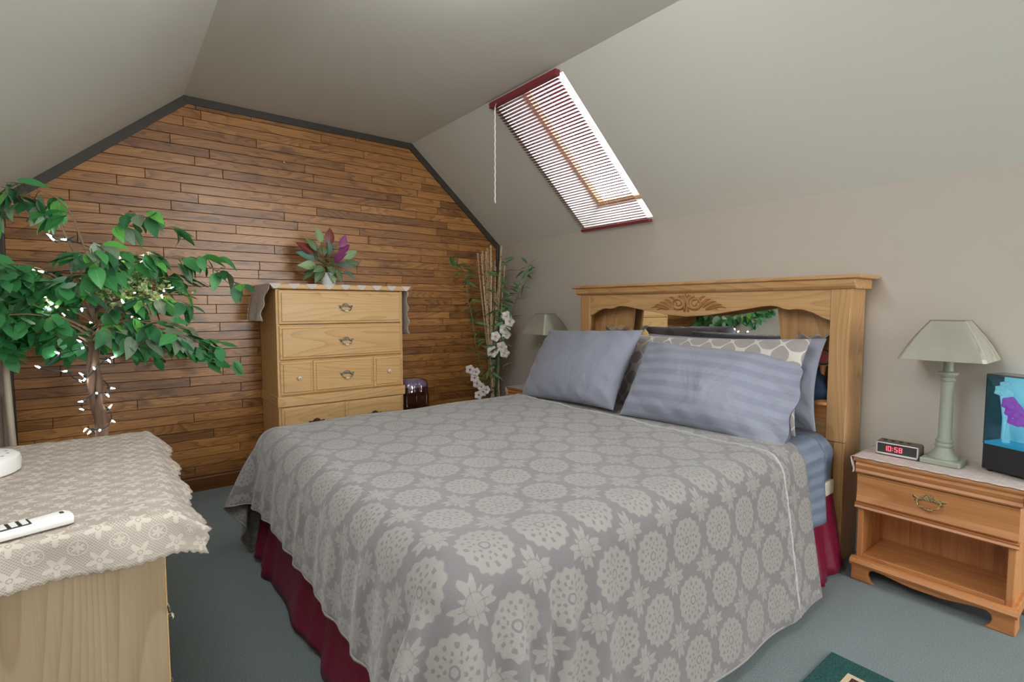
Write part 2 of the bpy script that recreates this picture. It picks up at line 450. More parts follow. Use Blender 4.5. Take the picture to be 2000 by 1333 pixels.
wa = sp(BX0+.075, .02, -.03); pts = []
for i in range(60): pts.append((wa.x+.0012*math.cos(i*1.3), wa.y-.022+.0012*math.sin(i*1.3), wa.z-.03-i*.0098))
MB().tube(pts, .0042, 7).build('wand', M_white, bl, smooth=True)
MB().tube([(wa.x, wa.y-.012, wa.z-.005), (wa.x, wa.y-.022, wa.z-.03)], .002, 6).build('wand_hook', M_cord, bl)
# ------------------------------------------------------------ hardware
def bail_pull(parent, c, nrm, right, mat, mgrip, s=1.0, name='handle'):
    """shell-shaped pull: backplate with fanned crest, two rosettes and a drop bail; c on the drawer face"""
    c, nrm, right = Vector(c), Vector(nrm), Vector(right); up = Vector((0, 0, 1)); m = MB()
    def P(a, b, d): return c+right*(a*s)+up*(b*s)+nrm*(d*s)
    n = 22; rim = []; rim2 = []                          # fanned shell crest
    for i in range(n+1):
        a = PI*(.04+.92*i/n); r_ = .027*(1+.07*math.cos(14*a)); rim.append(P(r_*1.08*math.cos(a), -.002+r_*math.sin(a), .0006)); rim2.append(P(r_*.98*math.cos(a), -.002+r_*.9*math.sin(a), .004))
    k0 = P(0, -.003, .006); vs = rim+rim2+[k0]; q = n+1
    m.add(vs, [(i, i+1, q+i+1, q+i) for i in range(n)]+[(q+i, q+i+1, 2*q) for i in range(n)])
    for k in range(7):
        a = PI*(.10+.80*k/6); m.tube([P(.005*math.cos(a), .0, .006), P(.017*math.cos(a), .015*math.sin(a), .0058), P(.0265*math.cos(a), .0245*math.sin(a), .003)], .0021*s, 5)
    for sg in (-1, 1):                                   # leaf wings
        for (x_, z_, w_, h_, an) in ((.040, .004, .016, .0065, .25), (.036, -.006, .013, .005, -.35), (.026, .001, .012, .006, .1)):
            ring = [P(sg*(x_+w_*math.cos(t)*math.cos(an)-h_*math.sin(t)*math.sin(an)), z_+w_*math.cos(t)*math.sin(an)+h_*math.sin(t)*math.cos(an), .001) for t in [2*PI*i/14 for i in range(14)]]
            c_ = P(sg*x_, z_, .0055); m.add(ring+[c_], [((i, (i+1) % 14, 14) if sg > 0 else ((i+1) % 14, i, 14)) for i in range(14)])
    for sg in (-1, 1):
        m.ball(P(sg*.036, -.002, .006), .0068*s, 10, 6)
        m.tube([P(sg*.036, -.002, .004), P(sg*.036, -.003, .016)], .0035*s, 6)
    arc = []
    for k in range(13):
        t = PI*k/12; arc.append(P(.036*math.cos(t), -.004-.025*math.sin(t)**.7, .016+.006*math.sin(t)))
    m.tube(arc, .0029*s, 6)
    h = m.build(name, mat, parent, auto=True)
    g = MB(); path = [P(x, -.0290-.0006*(1-(x/.014)**2), .022) for x in np.linspace(-.015, .015, 9)]
    g.tube(path, [.0035*s+.003*s*math.cos(PI*(k/8-.5)) for k in range(9)], 8)
    g.build('grip', mgrip, parent, smooth=True)
    return h
def knob(parent, c, nrm, mat):
    m = MB(); m.lathe([(.004, 0), (.004, .008), (.011, .012), (.0125, .017), (.010, .022), (.004, .0245)], 0, 0, 16)
    q = Vector(nrm).to_track_quat('Z', 'Y').to_matrix().to_4x4(); q.translation = Vector(c)
    m.xf(q).build('knob', mat, parent, smooth=True)
    m = MB().lathe([(.003, .0242), (.003, .0262)], 0, 0, 10); m.xf(q).build('knob_screw', M_bronze, parent)

# ------------------------------------------------------------ chest of drawers
CX0, CX1, CY0, CY1, CH = .02, .44, .805, 1.640, 1.318
ch = thing('chest_of_drawers', 'tall golden oak chest of drawers standing against the plank wall', 'chest', (.23, 1.22, 0))
MB().box(CX0, CY0, 0.0, CX1-.004, CY0+.02, 1.285).build('side_panel', M_oak_z, ch, bev=.002)
MB().box(CX0, CY1-.02, 0.0, CX1-.004, CY1, 1.285).build('side_panel', M_oak_z, ch, bev=.002)
MB().box(CX0, CY0+.02, .06, CX0+.012, CY1-.02, 1.285).build('back_panel', M_oak_z, ch)
for z in (.085, .322, .556, .622, .842, 1.062, 1.278): MB().box(CX0+.02, CY0+.02, z-.012, CX1-.012, CY1-.02, z+.004).build('drawer_divider', M_oak_y, ch)
MB().box(CX0-.004, CY0-.022, 1.286, CX1+.022, CY1+.022, CH).build('top', M_oak_y, ch, bev=.007)
MB().box(CX0, CY0-.008, .552+.006, CX1+.014, CY1+.008, .622).build('waist_moulding', M_oak_y, ch, bev=.005)
b = MB(); b.box(CX0, CY0-.014, 0, CX1+.012, CY0+.01, .11); b.box(CX0, CY1-.01, 0, CX1+.012, CY1+.014, .11); b.box(CX1-.01, CY0, .04, CX1+.012, CY1, .11)
b.build('plinth', M_oak_y, ch, bev=.004)
def raised_panel(mb, x, y0, z0, y1, z1, t=.018, e=.018):
    """drawer front facing +X with a stepped moulded edge"""
    o = [(y0, z0), (y1, z0), (y1, z1), (y0, z1)]
    lv = [(x-.01, 0), (x+t*.45, 0), (x+t*.6, .006), (x+t*.62, e*.75), (x+t, e), ]
    vs = []
    for xx, i in lv:
        vs += [(xx, y0+i, z0+i), (xx, y1-i, z0+i), (xx, y1-i, z1-i), (xx, y0+i, z1-i)]
    n = len(lv); fs = [tuple(range(4*n-4, 4*n)), (3, 2, 1, 0)]
    for k in range(n-1):
        for i in range(4): j = (i+1) % 4; fs.append((4*k+i, 4*k+j, 4*k+4+j, 4*k+4+i))
    return mb.add(vs, fs)
yc = 1.228
def drawer(z0, z1, cells, pulls, knobs, pm):
    m = MB()
    for y0, y1 in cells: raised_panel(m, CX1-.004, y0, z0, y1, z1)
    for (a, c), (d, f) in zip(cells[:-1], cells[1:]): m.box(CX1-.012, c-.002, z0, CX1, d+.002, z1)
    d = m.build('drawer', M_oak_y, ch)
    d.location = (.001, 0, 0)
    for y in pulls: bail_pull(d, (CX1+.0145, y, (z0+z1)/2+.004), (1, 0, 0), (0, 1, 0), pm, M_ivory, .92)
    for y in knobs: knob(d, (CX1+.014, y, (z0+z1)/2), (1, 0, 0), M_ivory)
Y0, Y1 = CY0+.014, CY1-.014
drawer(1.070, 1.277, [(Y0, Y1)], [yc], [], M_pewter)
drawer(.850, 1.058, [(Y0, Y1)], [yc], [], M_pewter)
drawer(.630, .838, [(Y0, 1.014), (1.016, 1.416), (1.418, Y1)], [yc], [.925, 1.522], M_pewter)
drawer(.330, .552, [(Y0, 1.2145), (1.2165, Y1)], [1.027, 1.417], [], M_bronze)
drawer(.112, .318, [(Y0, 1.2145), (1.2165, Y1)], [1.027, 1.417], [], M_bronze)

# lace runner over the chest
M_lace1 = lace('ivory_lace', (.66, .61, .57), net=.004, motif=.06, density=.72)
def strip_lace(name, xs, path, edge, mat, parent=None, uv0=(0, 0), smooth=True):
    """a cloth strip: path = list of (y,z) polyline points, spread over x in xs, with scalloped long edges"""
    d = [0]
    for (a, c) in zip(path[:-1], path[1:]): d.append(d[-1]+math.hypot(c[0]-a[0], c[1]-a[1]))
    L = d[-1]; n = max(2, int(L/.006)); P = []; UV = []
    nx = 22
    for i in range(n+1):
        s = L*i/n; k = 0
        while k < len(d)-2 and s > d[k+1]: k += 1
        t = (s-d[k])/max(1e-6, d[k+1]-d[k]); y = path[k][0]+(path[k+1][0]-path[k][0])*t; z = path[k][1]+(path[k+1][1]-path[k][1])*t
        x0, x1 = xs(s, L); row = []
        for j in range(nx+1):
            x = x0+(x1-x0)*j/nx; row.append(edge(x, y, z, s, L, j/nx)); UV.append((x+uv0[0], s+uv0[1]))
        P.append(row)
    m = MB().grid(P); return m.build(name, mat, parent, smooth=smooth, uvs=UV, thick=.0012)
zt = CH+.0015
path = [(CY0-.085, 1.090), (CY0-.075, 1.16), (CY0-.055, 1.25), (CY0-.035, 1.30), (CY0-.022, 1.3195), (CY0, zt), (CY1, zt), (CY1+.024, zt), (CY1+.034, 1.30), (CY1+.040, 1.2), (CY1+.048, .985)]
def rxs(s, L):
    sc = .5+.5*math.cos(2*PI*s/.098)
    return .03, CX1-.012+.034*sc**1.3
def redge(x, y, z, s, L, t):
    if x > CX1+.0225 and CY0-.02 < y < CY1+.02: z -= (x-CX1-.0225)*1.0; 
    if y < CY0-.02: y += .010*math.sin(x*30)*((1.3-z)/.2); x -= .03*max(0, (1.30-z)/.2)*t
    return (x, y, z)
rn = strip_lace('lace_runner', rxs, path, redge, M_lace1)
# scallops that fold over the front edge of the top
tag(rn, 'ivory lace runner with scalloped edge draped over the tall oak chest', 'lace runner')
M_sc = Mat('lace_edge', (.66, .61, .56), .85)
for k in range(9):
    y = CY0-.005+k*.1075; P = []
    for i in range(9):
        a = PI*i/8; P.append((CX1+.0235, y+.030*math.cos(a)*(1-.35*math.sin(a)), CH-.004-.027*math.sin(a)))
    MB().add([(CX1+.0235, y-.038, CH+.0005), (CX1+.0235, y+.038, CH+.0005)]+P, [(1,)+tuple(range(2, 11))+(0,)]).build('scallop', M_sc, rn, thick=.001)

# ------------------------------------------------------------ nightstand
def make_nightstand(cx):
    W, y0, y1, H = .52, 2.498, 2.775, .540
    x0, x1 = cx-W/2, cx+W/2
    r = thing('nightstand', 'honey oak nightstand with one drawer and an open shelf beneath clock and lamp', 'nightstand', (cx, 2.64, 0))
    def P(m, n, mat, bev=.003): return m.build(n, mat, r, bev=bev)
    P(MB().box(x0+.012, y0+.02, .09, x0+.034, y1, .50), 'side_panel', M_hon_z)
    P(MB().box(x1-.034, y0+.02, .09, x1-.012, y1, .50), 'side_panel', M_hon_z)
    P(MB().box(x0+.034, y1-.012, .09, x1-.034, y1, .50), 'back_panel', M_hon_z, 0)
    P(MB().box(x0+.034, y0+.02, .098, x1-.034, y1-.012, .116), 'shelf', M_hon_x)
    P(MB().box(x0+.034, y0+.03, .325, x1-.034, y1-.012, .335), 'drawer_floor', M_hon_x, 0)
    P(MB().prism([(y0-.004, .520), (y0-.008, .530), (y0-.004, .540), (y1, .540), (y1, .520)], 0, x0-.006, x1+.006), 'top', M_hon_x, .003)
    mo = MB(); mo.prism([(y0+.020, .470), (y0+.004, .470), (y0, .477), (y0+.006, .487), (y0+.002, .496), (y0-.002, .505), (y0+.004, .513), (y0+.004, .520), (y0+.02, .520)], 0, x0+.002, x1-.002)
    P(mo, 'cornice_moulding', M_hon_x, 0)
    dr = MB(); dr.prism([(y0+.026, .342), (y0+.010, .342), (y0+.003, .350), (y0+.008, .366), (y0+.0105, .375), (y0+.010, .455), (y0+.004, .466), (y0+.026, .466)], 0, x0+.008, x1-.008)
    d = P(dr, 'drawer', M_hon_x, 0)
    bail_pull(d, (cx-.005, y0+.011, .418), (0, -1, 0), (1, 0, 0), M_brass, M_brass, 1.0)
    lo = MB(); lo.prism([(y0+.026, .316), (y0+.006, .316), (y0, .322), (y0+.005, .330), (y0+.001, .338), (y0+.026, .341)], 0, x0+.004, x1-.004)
    P(lo, 'drawer_rail', M_hon_x, 0)
    # scrolled base: apron with bracket feet
    ap = [(x0, 0), (x0+.085, 0), (x0+.072, .014), (x0+.064, .034), (x0+.066, .052), (x0+.080, .062), (x0+.12, .060), (x0+.18, .050), (x0+.22, .046)]
    ap = ap+[(2*cx-a, c) for a, c in reversed(ap)]+[(x1, .098), (x0, .098)]
    P(MB().prism(ap, 1, y0+.004, y0+.024), 'apron', M_hon_x, .004)
    P(MB().prism([(y0-.002, .068), (y0-.008, .080), (y0-.002, .094), (y0+.02, .099), (y0+.02, .068)], 0, x0-.004, x1+.004), 'base_moulding', M_hon_x, 0)
    for xs in (x0, x1-.018):
        P(MB().prism([(y0+.02, 0), (y0+.09, 0), (y0+.07, .05), (y1-.08, .05), (y1-.06, 0), (y1, 0), (y1, .098), (y0+.02, .098)], 0, xs, xs+.018), 'side_apron', M_hon_x)
    return r
ns = make_nightstand(3.245)
ns2 = copy_tree(ns); ns2.location.x = .80
tag(ns2, 'nightstand corner showing between the bamboo arrangement and the bed', 'nightstand', 'matching nightstands'); ns['group'] = 'matching nightstands'
M_lace2 = lace('blush_lace', (.66, .56, .52), net=.0035, motif=.06, density=.80)
def ns_runner(cx, label):
    y0, y1 = 2.486, 2.775
    def xs(s, L): return 0, 1
    zt = .5415; P = []; UV = []; L = .60; n = 110
    for i in range(n+1):
        s = -.075+(.52+.15)*i/n; row = []
        for j in range(25):
            t = j/24; y = y0+(y1-y0)*t
            if j == 0: y -= .006*abs(math.sin(s*52))
            x, z = cx-.26+s, zt
            if s < -.006: z = zt-(-.006-s); x = cx-.268-.012*math.sin(y*22)*min(1, (-.006-s)/.05)-.006
            if s > .526: z = zt-(s-.526); x = cx+.268+.012*math.sin(y*22)*min(1, (s-.526)/.05)+.006
            row.append((x, y, z)); UV.append((s, y))
        P.append(row)
    o = MB().grid(P).build('lace_mat', M_lace2, None, smooth=True, uvs=UV, thick=.001)
    return tag(o, label, 'lace mat')
ns_runner(3.245, 'blush lace mat covering the nightstand under clock and lamp')
ns_runner(.80, 'lace mat on the nightstand behind the bed').name = 'lace_mat.001'

# ------------------------------------------------------------ table lamps
M_sage = Mat('sage_green_paint', (.37, .40, .32), .45)
M_shade = Mat('cream_shade', (.50, .485, .40), .8)
M_wrap = Mat('cellophane_wrap', (1, 1, 1), .06)
def _wrap():
    M = M_wrap; t = M.new('ShaderNodeBsdfTransparent'); g = M.new('ShaderNodeBsdfGlossy'); g.inputs['Roughness'].default_value = .06
    v = M.coord(); nn = M.noise(M.map(v, (22, 22, 9)), 1.0, 4, .65, 1.2)
    bp = M.new('ShaderNodeBump'); bp.inputs['Strength'].default_value = 1.0; bp.inputs['Distance'].default_value = .012
    M.link(nn, bp.inputs['Height']); M.nt.links.new(bp.outputs[0], g.inputs['Normal'])
    fr = M.new('ShaderNodeFresnel'); fr.inputs[0].default_value = 1.35; M.nt.links.new(bp.outputs[0], fr.inputs['Normal'])
    x = M.new('ShaderNodeMixShader'); M.nt.links.new(fr.outputs[0], x.inputs[0]); M.nt.links.new(t.outputs[0], x.inputs[1]); M.nt.links.new(g.outputs[0], x.inputs[2])
    M.nt.links.new(x.outputs[0], M.out.inputs[0])
_wrap()
def make_lamp(loc, label):
    r = thing('table_lamp', label, 'lamp', loc, 'matching sage table lamps')
    x, y, z = loc
    MB().box(x-.064, y-.064, z, x+.064, y+.064, z+.022).build('base', M_sage, r, bev=.004)
    MB().lathe([(.050, .022), (.050, .026), (.044, .034), (.034, .048), (.027, .066), (.030, .070), (.031, .076), (.027, .081), (.0255, .085), (.029, .088), (.0295, .094), (.025, .098), (.0225, .104), (.0205, .335),
                (.0245, .338), (.0255, .344), (.021, .348), (.021, .352), (.028, .358), (.033, .366), (.033, .372), (.020, .375), (.0165, .377), (.0150, .43)], 0, 0, 28).xf(Matrix.Translation(loc)).build('column', M_sage, r, auto=True)
    MB().tube([(x, y, z+.425), (x, y, z+.50)], .009, 10).build('socket', M_brass, r)
    def sq(hw, zz, k=.20):
        c = hw*k; return [(x-hw+c, y-hw, zz), (x+hw-c, y-hw, zz), (x+hw, y-hw+c, zz), (x+hw, y+hw-c, zz), (x+hw-c, y+hw, zz), (x-hw+c, y+hw, zz), (x-hw, y+hw-c, zz), (x-hw, y-hw+c, zz)]
    def sh(off, zb, zt_, k, name, mat, th):
        lv = []
        for i in range(7):
            t = i/6; hw = .135*(1-t)+.052*t+.006*math.sin(PI*t)+off; lv.append(sq(hw, zb+(zt_-zb)*t, k))
        m = MB(); vs = [p for l in lv for p in l]; fs = []
        for q in range(6):
            for i in range(8): j = (i+1) % 8; fs.append((q*8+i, q*8+j, q*8+8+j, q*8+8+i))
        return m.add(vs, fs).build(name, mat, r, thick=th)
    sh(0, z+.425, z+.580, .07, 'lamp_shade', M_shade, .002)
    sh(.0035, z+.423, z+.582, .10, 'plastic_wrap', M_wrap, 0)
    b = MB()
    for q in (sq(.0535, z+.580, .07),):
        for i in range(8): b.tube([q[i], q[(i+1) % 8]], .0018, 5)
    b.build('top_rim', Mat('rim', (.30, .26, .20), .5), r)
    return r
make_lamp((3.245, 2.66, .5425), 'sage green column lamp with plastic-wrapped shade beside the digital clock')
make_lamp((.815, 2.655, .5425), 'column lamp with plastic-wrapped shade partly hidden behind a blue pillow')

# ------------------------------------------------------------ digital clock
ck = thing('digital_clock', 'brown wood-grain digital alarm clock with red lit digits on the nightstand', 'clock', (3.10, 2.66, .5425))
M_ckw = wood('clock_walnut', (.17, .13, .10), (.11, .08, .06), (.06, .04, .03), 0, rings=6, width=30)
q = (3.028, 3.176, 2.602, 2.682, .5445, .603)
MB().prism([(q[2], q[4]), (q[3], q[4]), (q[3], q[5]-.012), (q[3]-.02, q[5]), (q[2], q[5]-.004)], 0, q[0], q[1]).build('body', M_ckw, ck, bev=.003)
m = MB(); f0, f1 = q[2]-.003, q[2]+.002
for x0, z0, x1, z1 in ((q[0], q[4]+.002, q[1], q[4]+.010), (q[0], q[5]-.009, q[1], q[5]-.005), (q[0], q[4]+.002, q[0]+.005, q[5]-.005), (q[1]-.005, q[4]+.002, q[1], q[5]-.005)): m.box(x0, f0, z0, x1, f1, z1)
m.build('bezel', Mat('silver_bezel', (.75, .74, .76), .3, Metallic=.6), ck, bev=.001)
MB().box(q[0]+.004, q[2]-.001, q[4]+.008, q[1]-.004, q[2]+.001, q[5]-.007).build('display', Mat('smoked_display', (.05, .055, .055), .12), ck)
SEG = {'1': 'bc', '0': 'abcdef', '5': 'acdfg', '8': 'abcdefg'}
def seg7(ch_, x, z, w_, h_, y):
    m = MB(); t = .0021
    for s_ in SEG[ch_]:
        bx = {'a': (0, h_-t, w_, h_), 'd': (0, 0, w_, t), 'g': (0, h_/2-t/2, w_, h_/2+t/2), 'f': (0, h_/2, t, h_), 'b': (w_-t, h_/2, w_, h_), 'e': (0, 0, t, h_/2), 'c': (w_-t, 0, w_, h_/2)}[s_]
        m.box(x+bx[0], y-.0005, z+bx[1], x+bx[2], y, z+bx[3])
    return m
M_led = emit('red_led', (1.0, .06, .10), 2.2)
for c_, xx in (('1', 3.056), ('0', 3.071), ('5', 3.094), ('8', 3.110)): seg7(c_, xx, .564, .011, .020, q[2]-.0012).build('digit', M_led, ck)
m = MB(); m.box(3.0865, q[2]-.0017, .568, 3.0889, q[2]-.0012, .571); m.box(3.0865, q[2]-.0017, .577, 3.0889, q[2]-.0012, .580); m.build('colon', M_led, ck)
for k in range(4): MB().box(3.045+k*.028, 2.632, q[5]-.004, 3.057+k*.028, 2.642, q[5]+.0015).build('button', M_black, ck)
MB().tube([(3.17, 2.68, .552), (3.19, 2.70, .556), (3.21, 2.725, .547), (3.215, 2.76, .546), (3.2, 2.785, .50)], .0022, 6).build('power_cord', M_black, ck, smooth=True)

# ------------------------------------------------------------ lit flower display box
aq = thing('flower_display_lamp', 'black-based lit display box with purple and white flowers in blue light', 'display lamp', (3.36, 2.668, .5425))
A = math.radians(-22); ux, uy = Vector((math.cos(A), math.sin(A), 0)), Vector((-math.sin(A), math.cos(A), 0)); o0 = Vector((3.36, 2.668, .5425))
def aqm(m): return m.xf(Matrix.Translation(o0) @ Matrix.Rotation(A, 4, 'Z'))
M_aqb = Mat('matte_black_base', (.022, .02, .024), .5)
aqm(MB().box(0, 0, .008, .22, .10, .105)).build('base', M_aqb, aq, bev=.003)
for x_, y_ in ((.02, .015), (.2, .015), (.02, .085), (.2, .085)): aqm(MB().lathe([(.008, 0), (.008, .009)], x_, y_, 10)).build('foot', M_black, aq)
aqm(MB().box(0, 0, .372, .22, .10, .378)).build('lid', Mat('smoked_lid', (.10, .12, .14), .2), aq)
M_smg = glass('smoked_glass', (.25, .30, .33), .1)
for x_ in (0, .217): aqm(MB().box(x_, 0, .105, x_+.003, .10, .372)).build('side_glass', M_smg, aq)
aqm(MB().box(.003, 0, .105, .217, .0025, .372)).build('front_glass', glass('blue_glass', (.72, .90, .95), .06), aq)
M_aqe = Mat('lit_blue_panel', (.05, .2, .25), .5)
_v = M_aqe.coord(); _n = M_aqe.noise(_v, 9, 2, .5)
M_aqe.set('Emission Color', M_aqe.ramp(_n, (.30, (.06, .20, .27)), (.52, (.17, .37, .42)), (.75, (.32, .50, .53)))); M_aqe.set('Emission Strength', .8)
aqm(MB().box(.003, .094, .105, .217, .098, .372)).build('lit_back_panel', M_aqe, aq)
aqm(MB().box(.003, .004, .105, .217, .094, .116)).build('blue_floor', emit('blue_floor_glow', (.02, .20, .30), .5), aq)
def petal_flower(c, r, nrm, n=5, cup=.25, seg=6, wide=.55):
    """flower: n cupped petals around c facing nrm"""
    m = MB(); c = Vector(c); q = Vector(nrm).to_track_quat('Z', 'Y').to_matrix()
    for k in range(n):
        a = 2*PI*k/n; vs = []; 
        for i in range(4):
            t = i/3
            for j in (-1, 0, 1):
                wv = wide*r*math.sin(PI*min(.94, .12+t*.82))*j*.62
                p = Vector((t*r, wv, cup*r*t*t-.05*r*abs(j)))
                vs.append(c+q @ (Matrix.Rotation(a, 3, 'Z') @ p))
        fs = [(3*i+j, 3*i+3+j, 3*i+4+j, 3*i+1+j) for i in range(3) for j in (0, 1)]
        m.add(vs, fs)
    return m
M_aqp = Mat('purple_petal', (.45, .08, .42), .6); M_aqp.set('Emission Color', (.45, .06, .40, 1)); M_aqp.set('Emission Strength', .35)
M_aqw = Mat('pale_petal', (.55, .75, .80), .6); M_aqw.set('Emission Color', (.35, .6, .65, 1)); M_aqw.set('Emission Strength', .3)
for x_, z_, r_ in ((.060, .270, .026), (.075, .245, .030), (.085, .215, .030), (.110, .208, .022)): aqm(petal_flower((x_, .035, z_), r_, (.2, -1, .2), 5, .25, 6, 1.05)).build('purple_flower', M_aqp, aq, smooth=True, thick=.001)
for x_, z_, r_ in ((.020, .312, .022), (.034, .332, .020), (.045, .300, .018)): aqm(petal_flower((x_, .05, z_), r_, (.1, -1, .2), 5, .25, 6, 1.0)).build('white_flower', M_aqw, aq, smooth=True, thick=.001)
for p in ([(.045, .04, .116), (.04, .045, .2), (.022, .05, .305)], [(.05, .04, .116), (.055, .04, .19), (.08, .035, .23)], [(.055, .045, .116), (.045, .05, .22), (.05, .05, .3)]):
    aqm(MB().tube(p, .006, 7)).build('stem', M_aqw, aq, smooth=True)
aqm(MB().tube([(.02, .1, .02), (-.01, .10, .035), (-.035, .095, .03), (-.04, .105, .012)], .0024, 6)).build('power_cord', M_black, aq, smooth=True)
# ------------------------------------------------------------ bookcase headboard
hb = thing('bookcase_headboard', 'golden oak bookcase headboard with carved crest and inset mirror', 'headboard', (2.07, 2.69, 0))
HX0, HX1, HY0, HY1 = 1.238, 2.904, 2.604, 2.785
def H(m, n, mat, bev=.003): return m.build(n, mat, hb, bev=bev)
H(MB().box(HX0, HY0, 0, HX0+.085, HY0+.024, 1.262), 'post', M_hb_z); H(MB().box(HX1-.080, HY0, .56, HX1, HY0+.024, 1.262), 'post', M_hb_z)
H(MB().box(HX1-.045, HY0+.004, 0, HX1, HY0+.028, .558), 'post_foot', M_hb_z)
H(MB().box(HX0, HY0+.024, 0, HX0+.02, HY1, 1.262), 'side_panel', M_hb_z); H(MB().box(HX1-.02, HY0+.024, 0, HX1, HY1, 1.262), 'side_panel', M_hb_z)
H(MB().box(HX0-.055, HY0-.038, 1.302, HX1+.052, HY1+.008, 1.320), 'top_board', M_hb_x, .006)
H(MB().prism([(HY0-.024, 1.302), (HY0-.022, 1.270), (HY0-.010, 1.258), (HY1, 1.258), (HY1, 1.302)], 0, HX0-.024, HX1+.024), 'cornice', M_hb_x, .002)
prof = [(1.322, 1.114), (1.36, 1.128), (1.40, 1.150), (1.44, 1.163), (1.47, 1.166), (1.505, 1.162), (1.53, 1.166), (1.56, 1.177), (1.592, 1.182), (1.64, 1.178), (1.75, 1.160), (1.86, 1.142), (1.96, 1.128), (2.073, 1.121)]
prof = prof+[(2*2.073-x, z) for x, z in reversed(prof[:-1])]
H(MB().prism(prof+[(2.824, 1.262), (1.322, 1.262)], 1, HY0+.003, HY0+.023), 'apron', M_hb_x, .003)
H(MB().box(HX0+.02, HY1-.006, .40, HX1-.02, HY1, 1.26), 'back_panel', M_hb_z, 0)
H(MB().box(HX0+.02, HY0+.010, .700, HX1-.02, HY1-.006, .722), 'shelf', M_hon_x)
H(MB().box(HX0+.02, HY0+.012, .655, HX1-.02, HY0+.028, .700), 'shelf_lip', M_hon_x)
H(MB().box(HX0+.02, HY0+.016, .30, HX1-.02, HY0+.034, .655), 'lower_panel', M_hb_x, 0)
def curve_edge(sg, n=10):
    return [(2.073+sg*(.455+.085*(1-t)**1.5+.0), .722+(1.26-.722)*t) for t in [k/n for k in range(n+1)]]
for sg in (-1, 1):      # niche panels beside the mirror, with a curved inner edge
    ed = curve_edge(sg); ox = HX0+.02 if sg < 0 else HX1-.02
    H(MB().prism(ed+[(ox, 1.26), (ox, .722)], 1, 2.722, 2.740), 'niche_panel', M_hb_z, 0)
H(MB().box(1.52, 2.774, .722, 2.63, 2.778, 1.26), 'mirror', M_mirror, 0)
# carved crest: two scrolls, stem and acanthus leaves in low relief
M_carv = Mat('carved_wood', (.42, .19, .055), .5)
cv = MB(); yF = HY0-.003
for sg in (-1, 1):
    pts = []; rad = []
    for k in range(34):
        t = k/33; a = PI*.55+t*3.6*PI; r = .043*(1-t)**.85+.003
        pts.append((2.078+sg*(.056-r*math.cos(a)*-1.0*1.15), yF-.002, 1.196+r*math.sin(a)*.92)); rad.append(.0055*(1-.55*t))
    cv.tube(pts, rad, 6)
    cv.tube([(2.078+sg*.012, yF, 1.15), (2.078+sg*.010, yF-.003, 1.185), (2.078+sg*.012, yF-.002, 1.215), (2.078+sg*.026, yF, 1.240)], .0055, 6)
    for (x0, z0, x1, z1, wd) in ((.085, 1.178, .150, 1.220, .016), (.10, 1.172, .185, 1.205, .016), (.12, 1.166, .218, 1.188, .015), (.14, 1.162, .245, 1.171, .013), (.07, 1.20, .118, 1.234, .014), (.12, 1.160, .20, 1.158, .008)):
        n = 7; vs = []; d = Vector((x1-x0, 0, z1-z0)); pp = Vector((-d.z, 0, d.x)).normalized()
        for i in range(n):
            t = i/(n-1); wv = wd*math.sin(PI*(.1+.9*t)**.8)*(1 if i < n-1 else .05); c = Vector((x0, 0, z0))+d*t+Vector((0, 0, .012*math.sin(PI*t)))
            for j, dep in ((-1, 0), (-.45, -.007), (0, -.0035), (.45, -.007), (1, 0)):
                p = c+pp*(wv*.5*j); vs.append((2.078+sg*p.x, yF+.003+dep, p.z))
        fs = [(5*i+j, 5*i+5+j, 5*i+6+j, 5*i+1+j) for i in range(n-1) for j in range(4)]
        if sg > 0: fs = [tuple(reversed(f)) for f in fs]
        cv.add(vs, fs)
cv.ball((2.078, yF, 1.243), .012, 10, 6, (1, .5, 1))
cv.build('carving', M_carv, hb, smooth=True)

# ruffled glass lamps and small round clock on the headboard shelf
M_frost = Mat('frosted_ruffled_glass', (.52, .45, .42), .3); M_frost.set('Alpha', .70)
def tulip(x, y, label):
    r = thing('ruffled_glass_lamp', label, 'lamp', (x, y, .722), 'ruffled lamps on the headboard shelf')
    MB().lathe([(.045, .722), (.045, .730), (.020, .745), (.012, .78), (.012, .88), (.020, .90), (.024, .915)], x, y, 18).build('base', M_brass, r, auto=True)
    prof = [(.024, .915), (.036, .93), (.042, .96), (.040, .99), (.043, 1.01), (.058, 1.03), (.074, 1.040)]
    def fn(k, a, r_):
        t = max(0, (k-3)/3); return r_*(1+.10*t*math.cos(7*a)), .012*t*math.cos(7*a)
    MB().shell(prof, x, y, 56, fn).build('glass_shade', M_frost, r, smooth=True, thick=.002)
    return r
tulip(2.728, 2.664, 'ruffled frosted glass lamp on the headboard shelf above the navy cushion')
tulip(1.505, 2.668, 'ruffled frosted glass lamp in the headboard niche behind the plain pillow')
rc = thing('round_clock', 'small round clock with red face and black and gold rim on headboard shelf', 'clock', (2.79, 2.640, .722))
c0 = Vector((2.789, 2.640, .942)); rq = Matrix.Translation(c0) @ Vector((.35, -1, .1)).to_track_quat('Z', 'Y').to_matrix().to_4x4()
MB().lathe([(.040, -.014), (.045, -.008), (.045, .004), (.041, .008), (.038, .006)], 0, 0, 32).xf(rq).build('rim', M_brass, rc, smooth=True)
MB().lathe([(.038, .003), (.0375, .009), (.031, .010), (.030, .007)], 0, 0, 32).xf(rq).build('inner_ring', M_black, rc, smooth=True)
MB().lathe([(.030, .006), (.030, .0075)], 0, 0, 28).xf(rq).build('face', Mat('red_face', (.32, .012, .012), .3), rc)
MB().lathe([(.05, .722), (.05, .735), (.018, .75), (.010, .79), (.010, .86), (.016, .905)], c0.x, c0.y, 18).build('stand', M_hon_z, rc, auto=True)

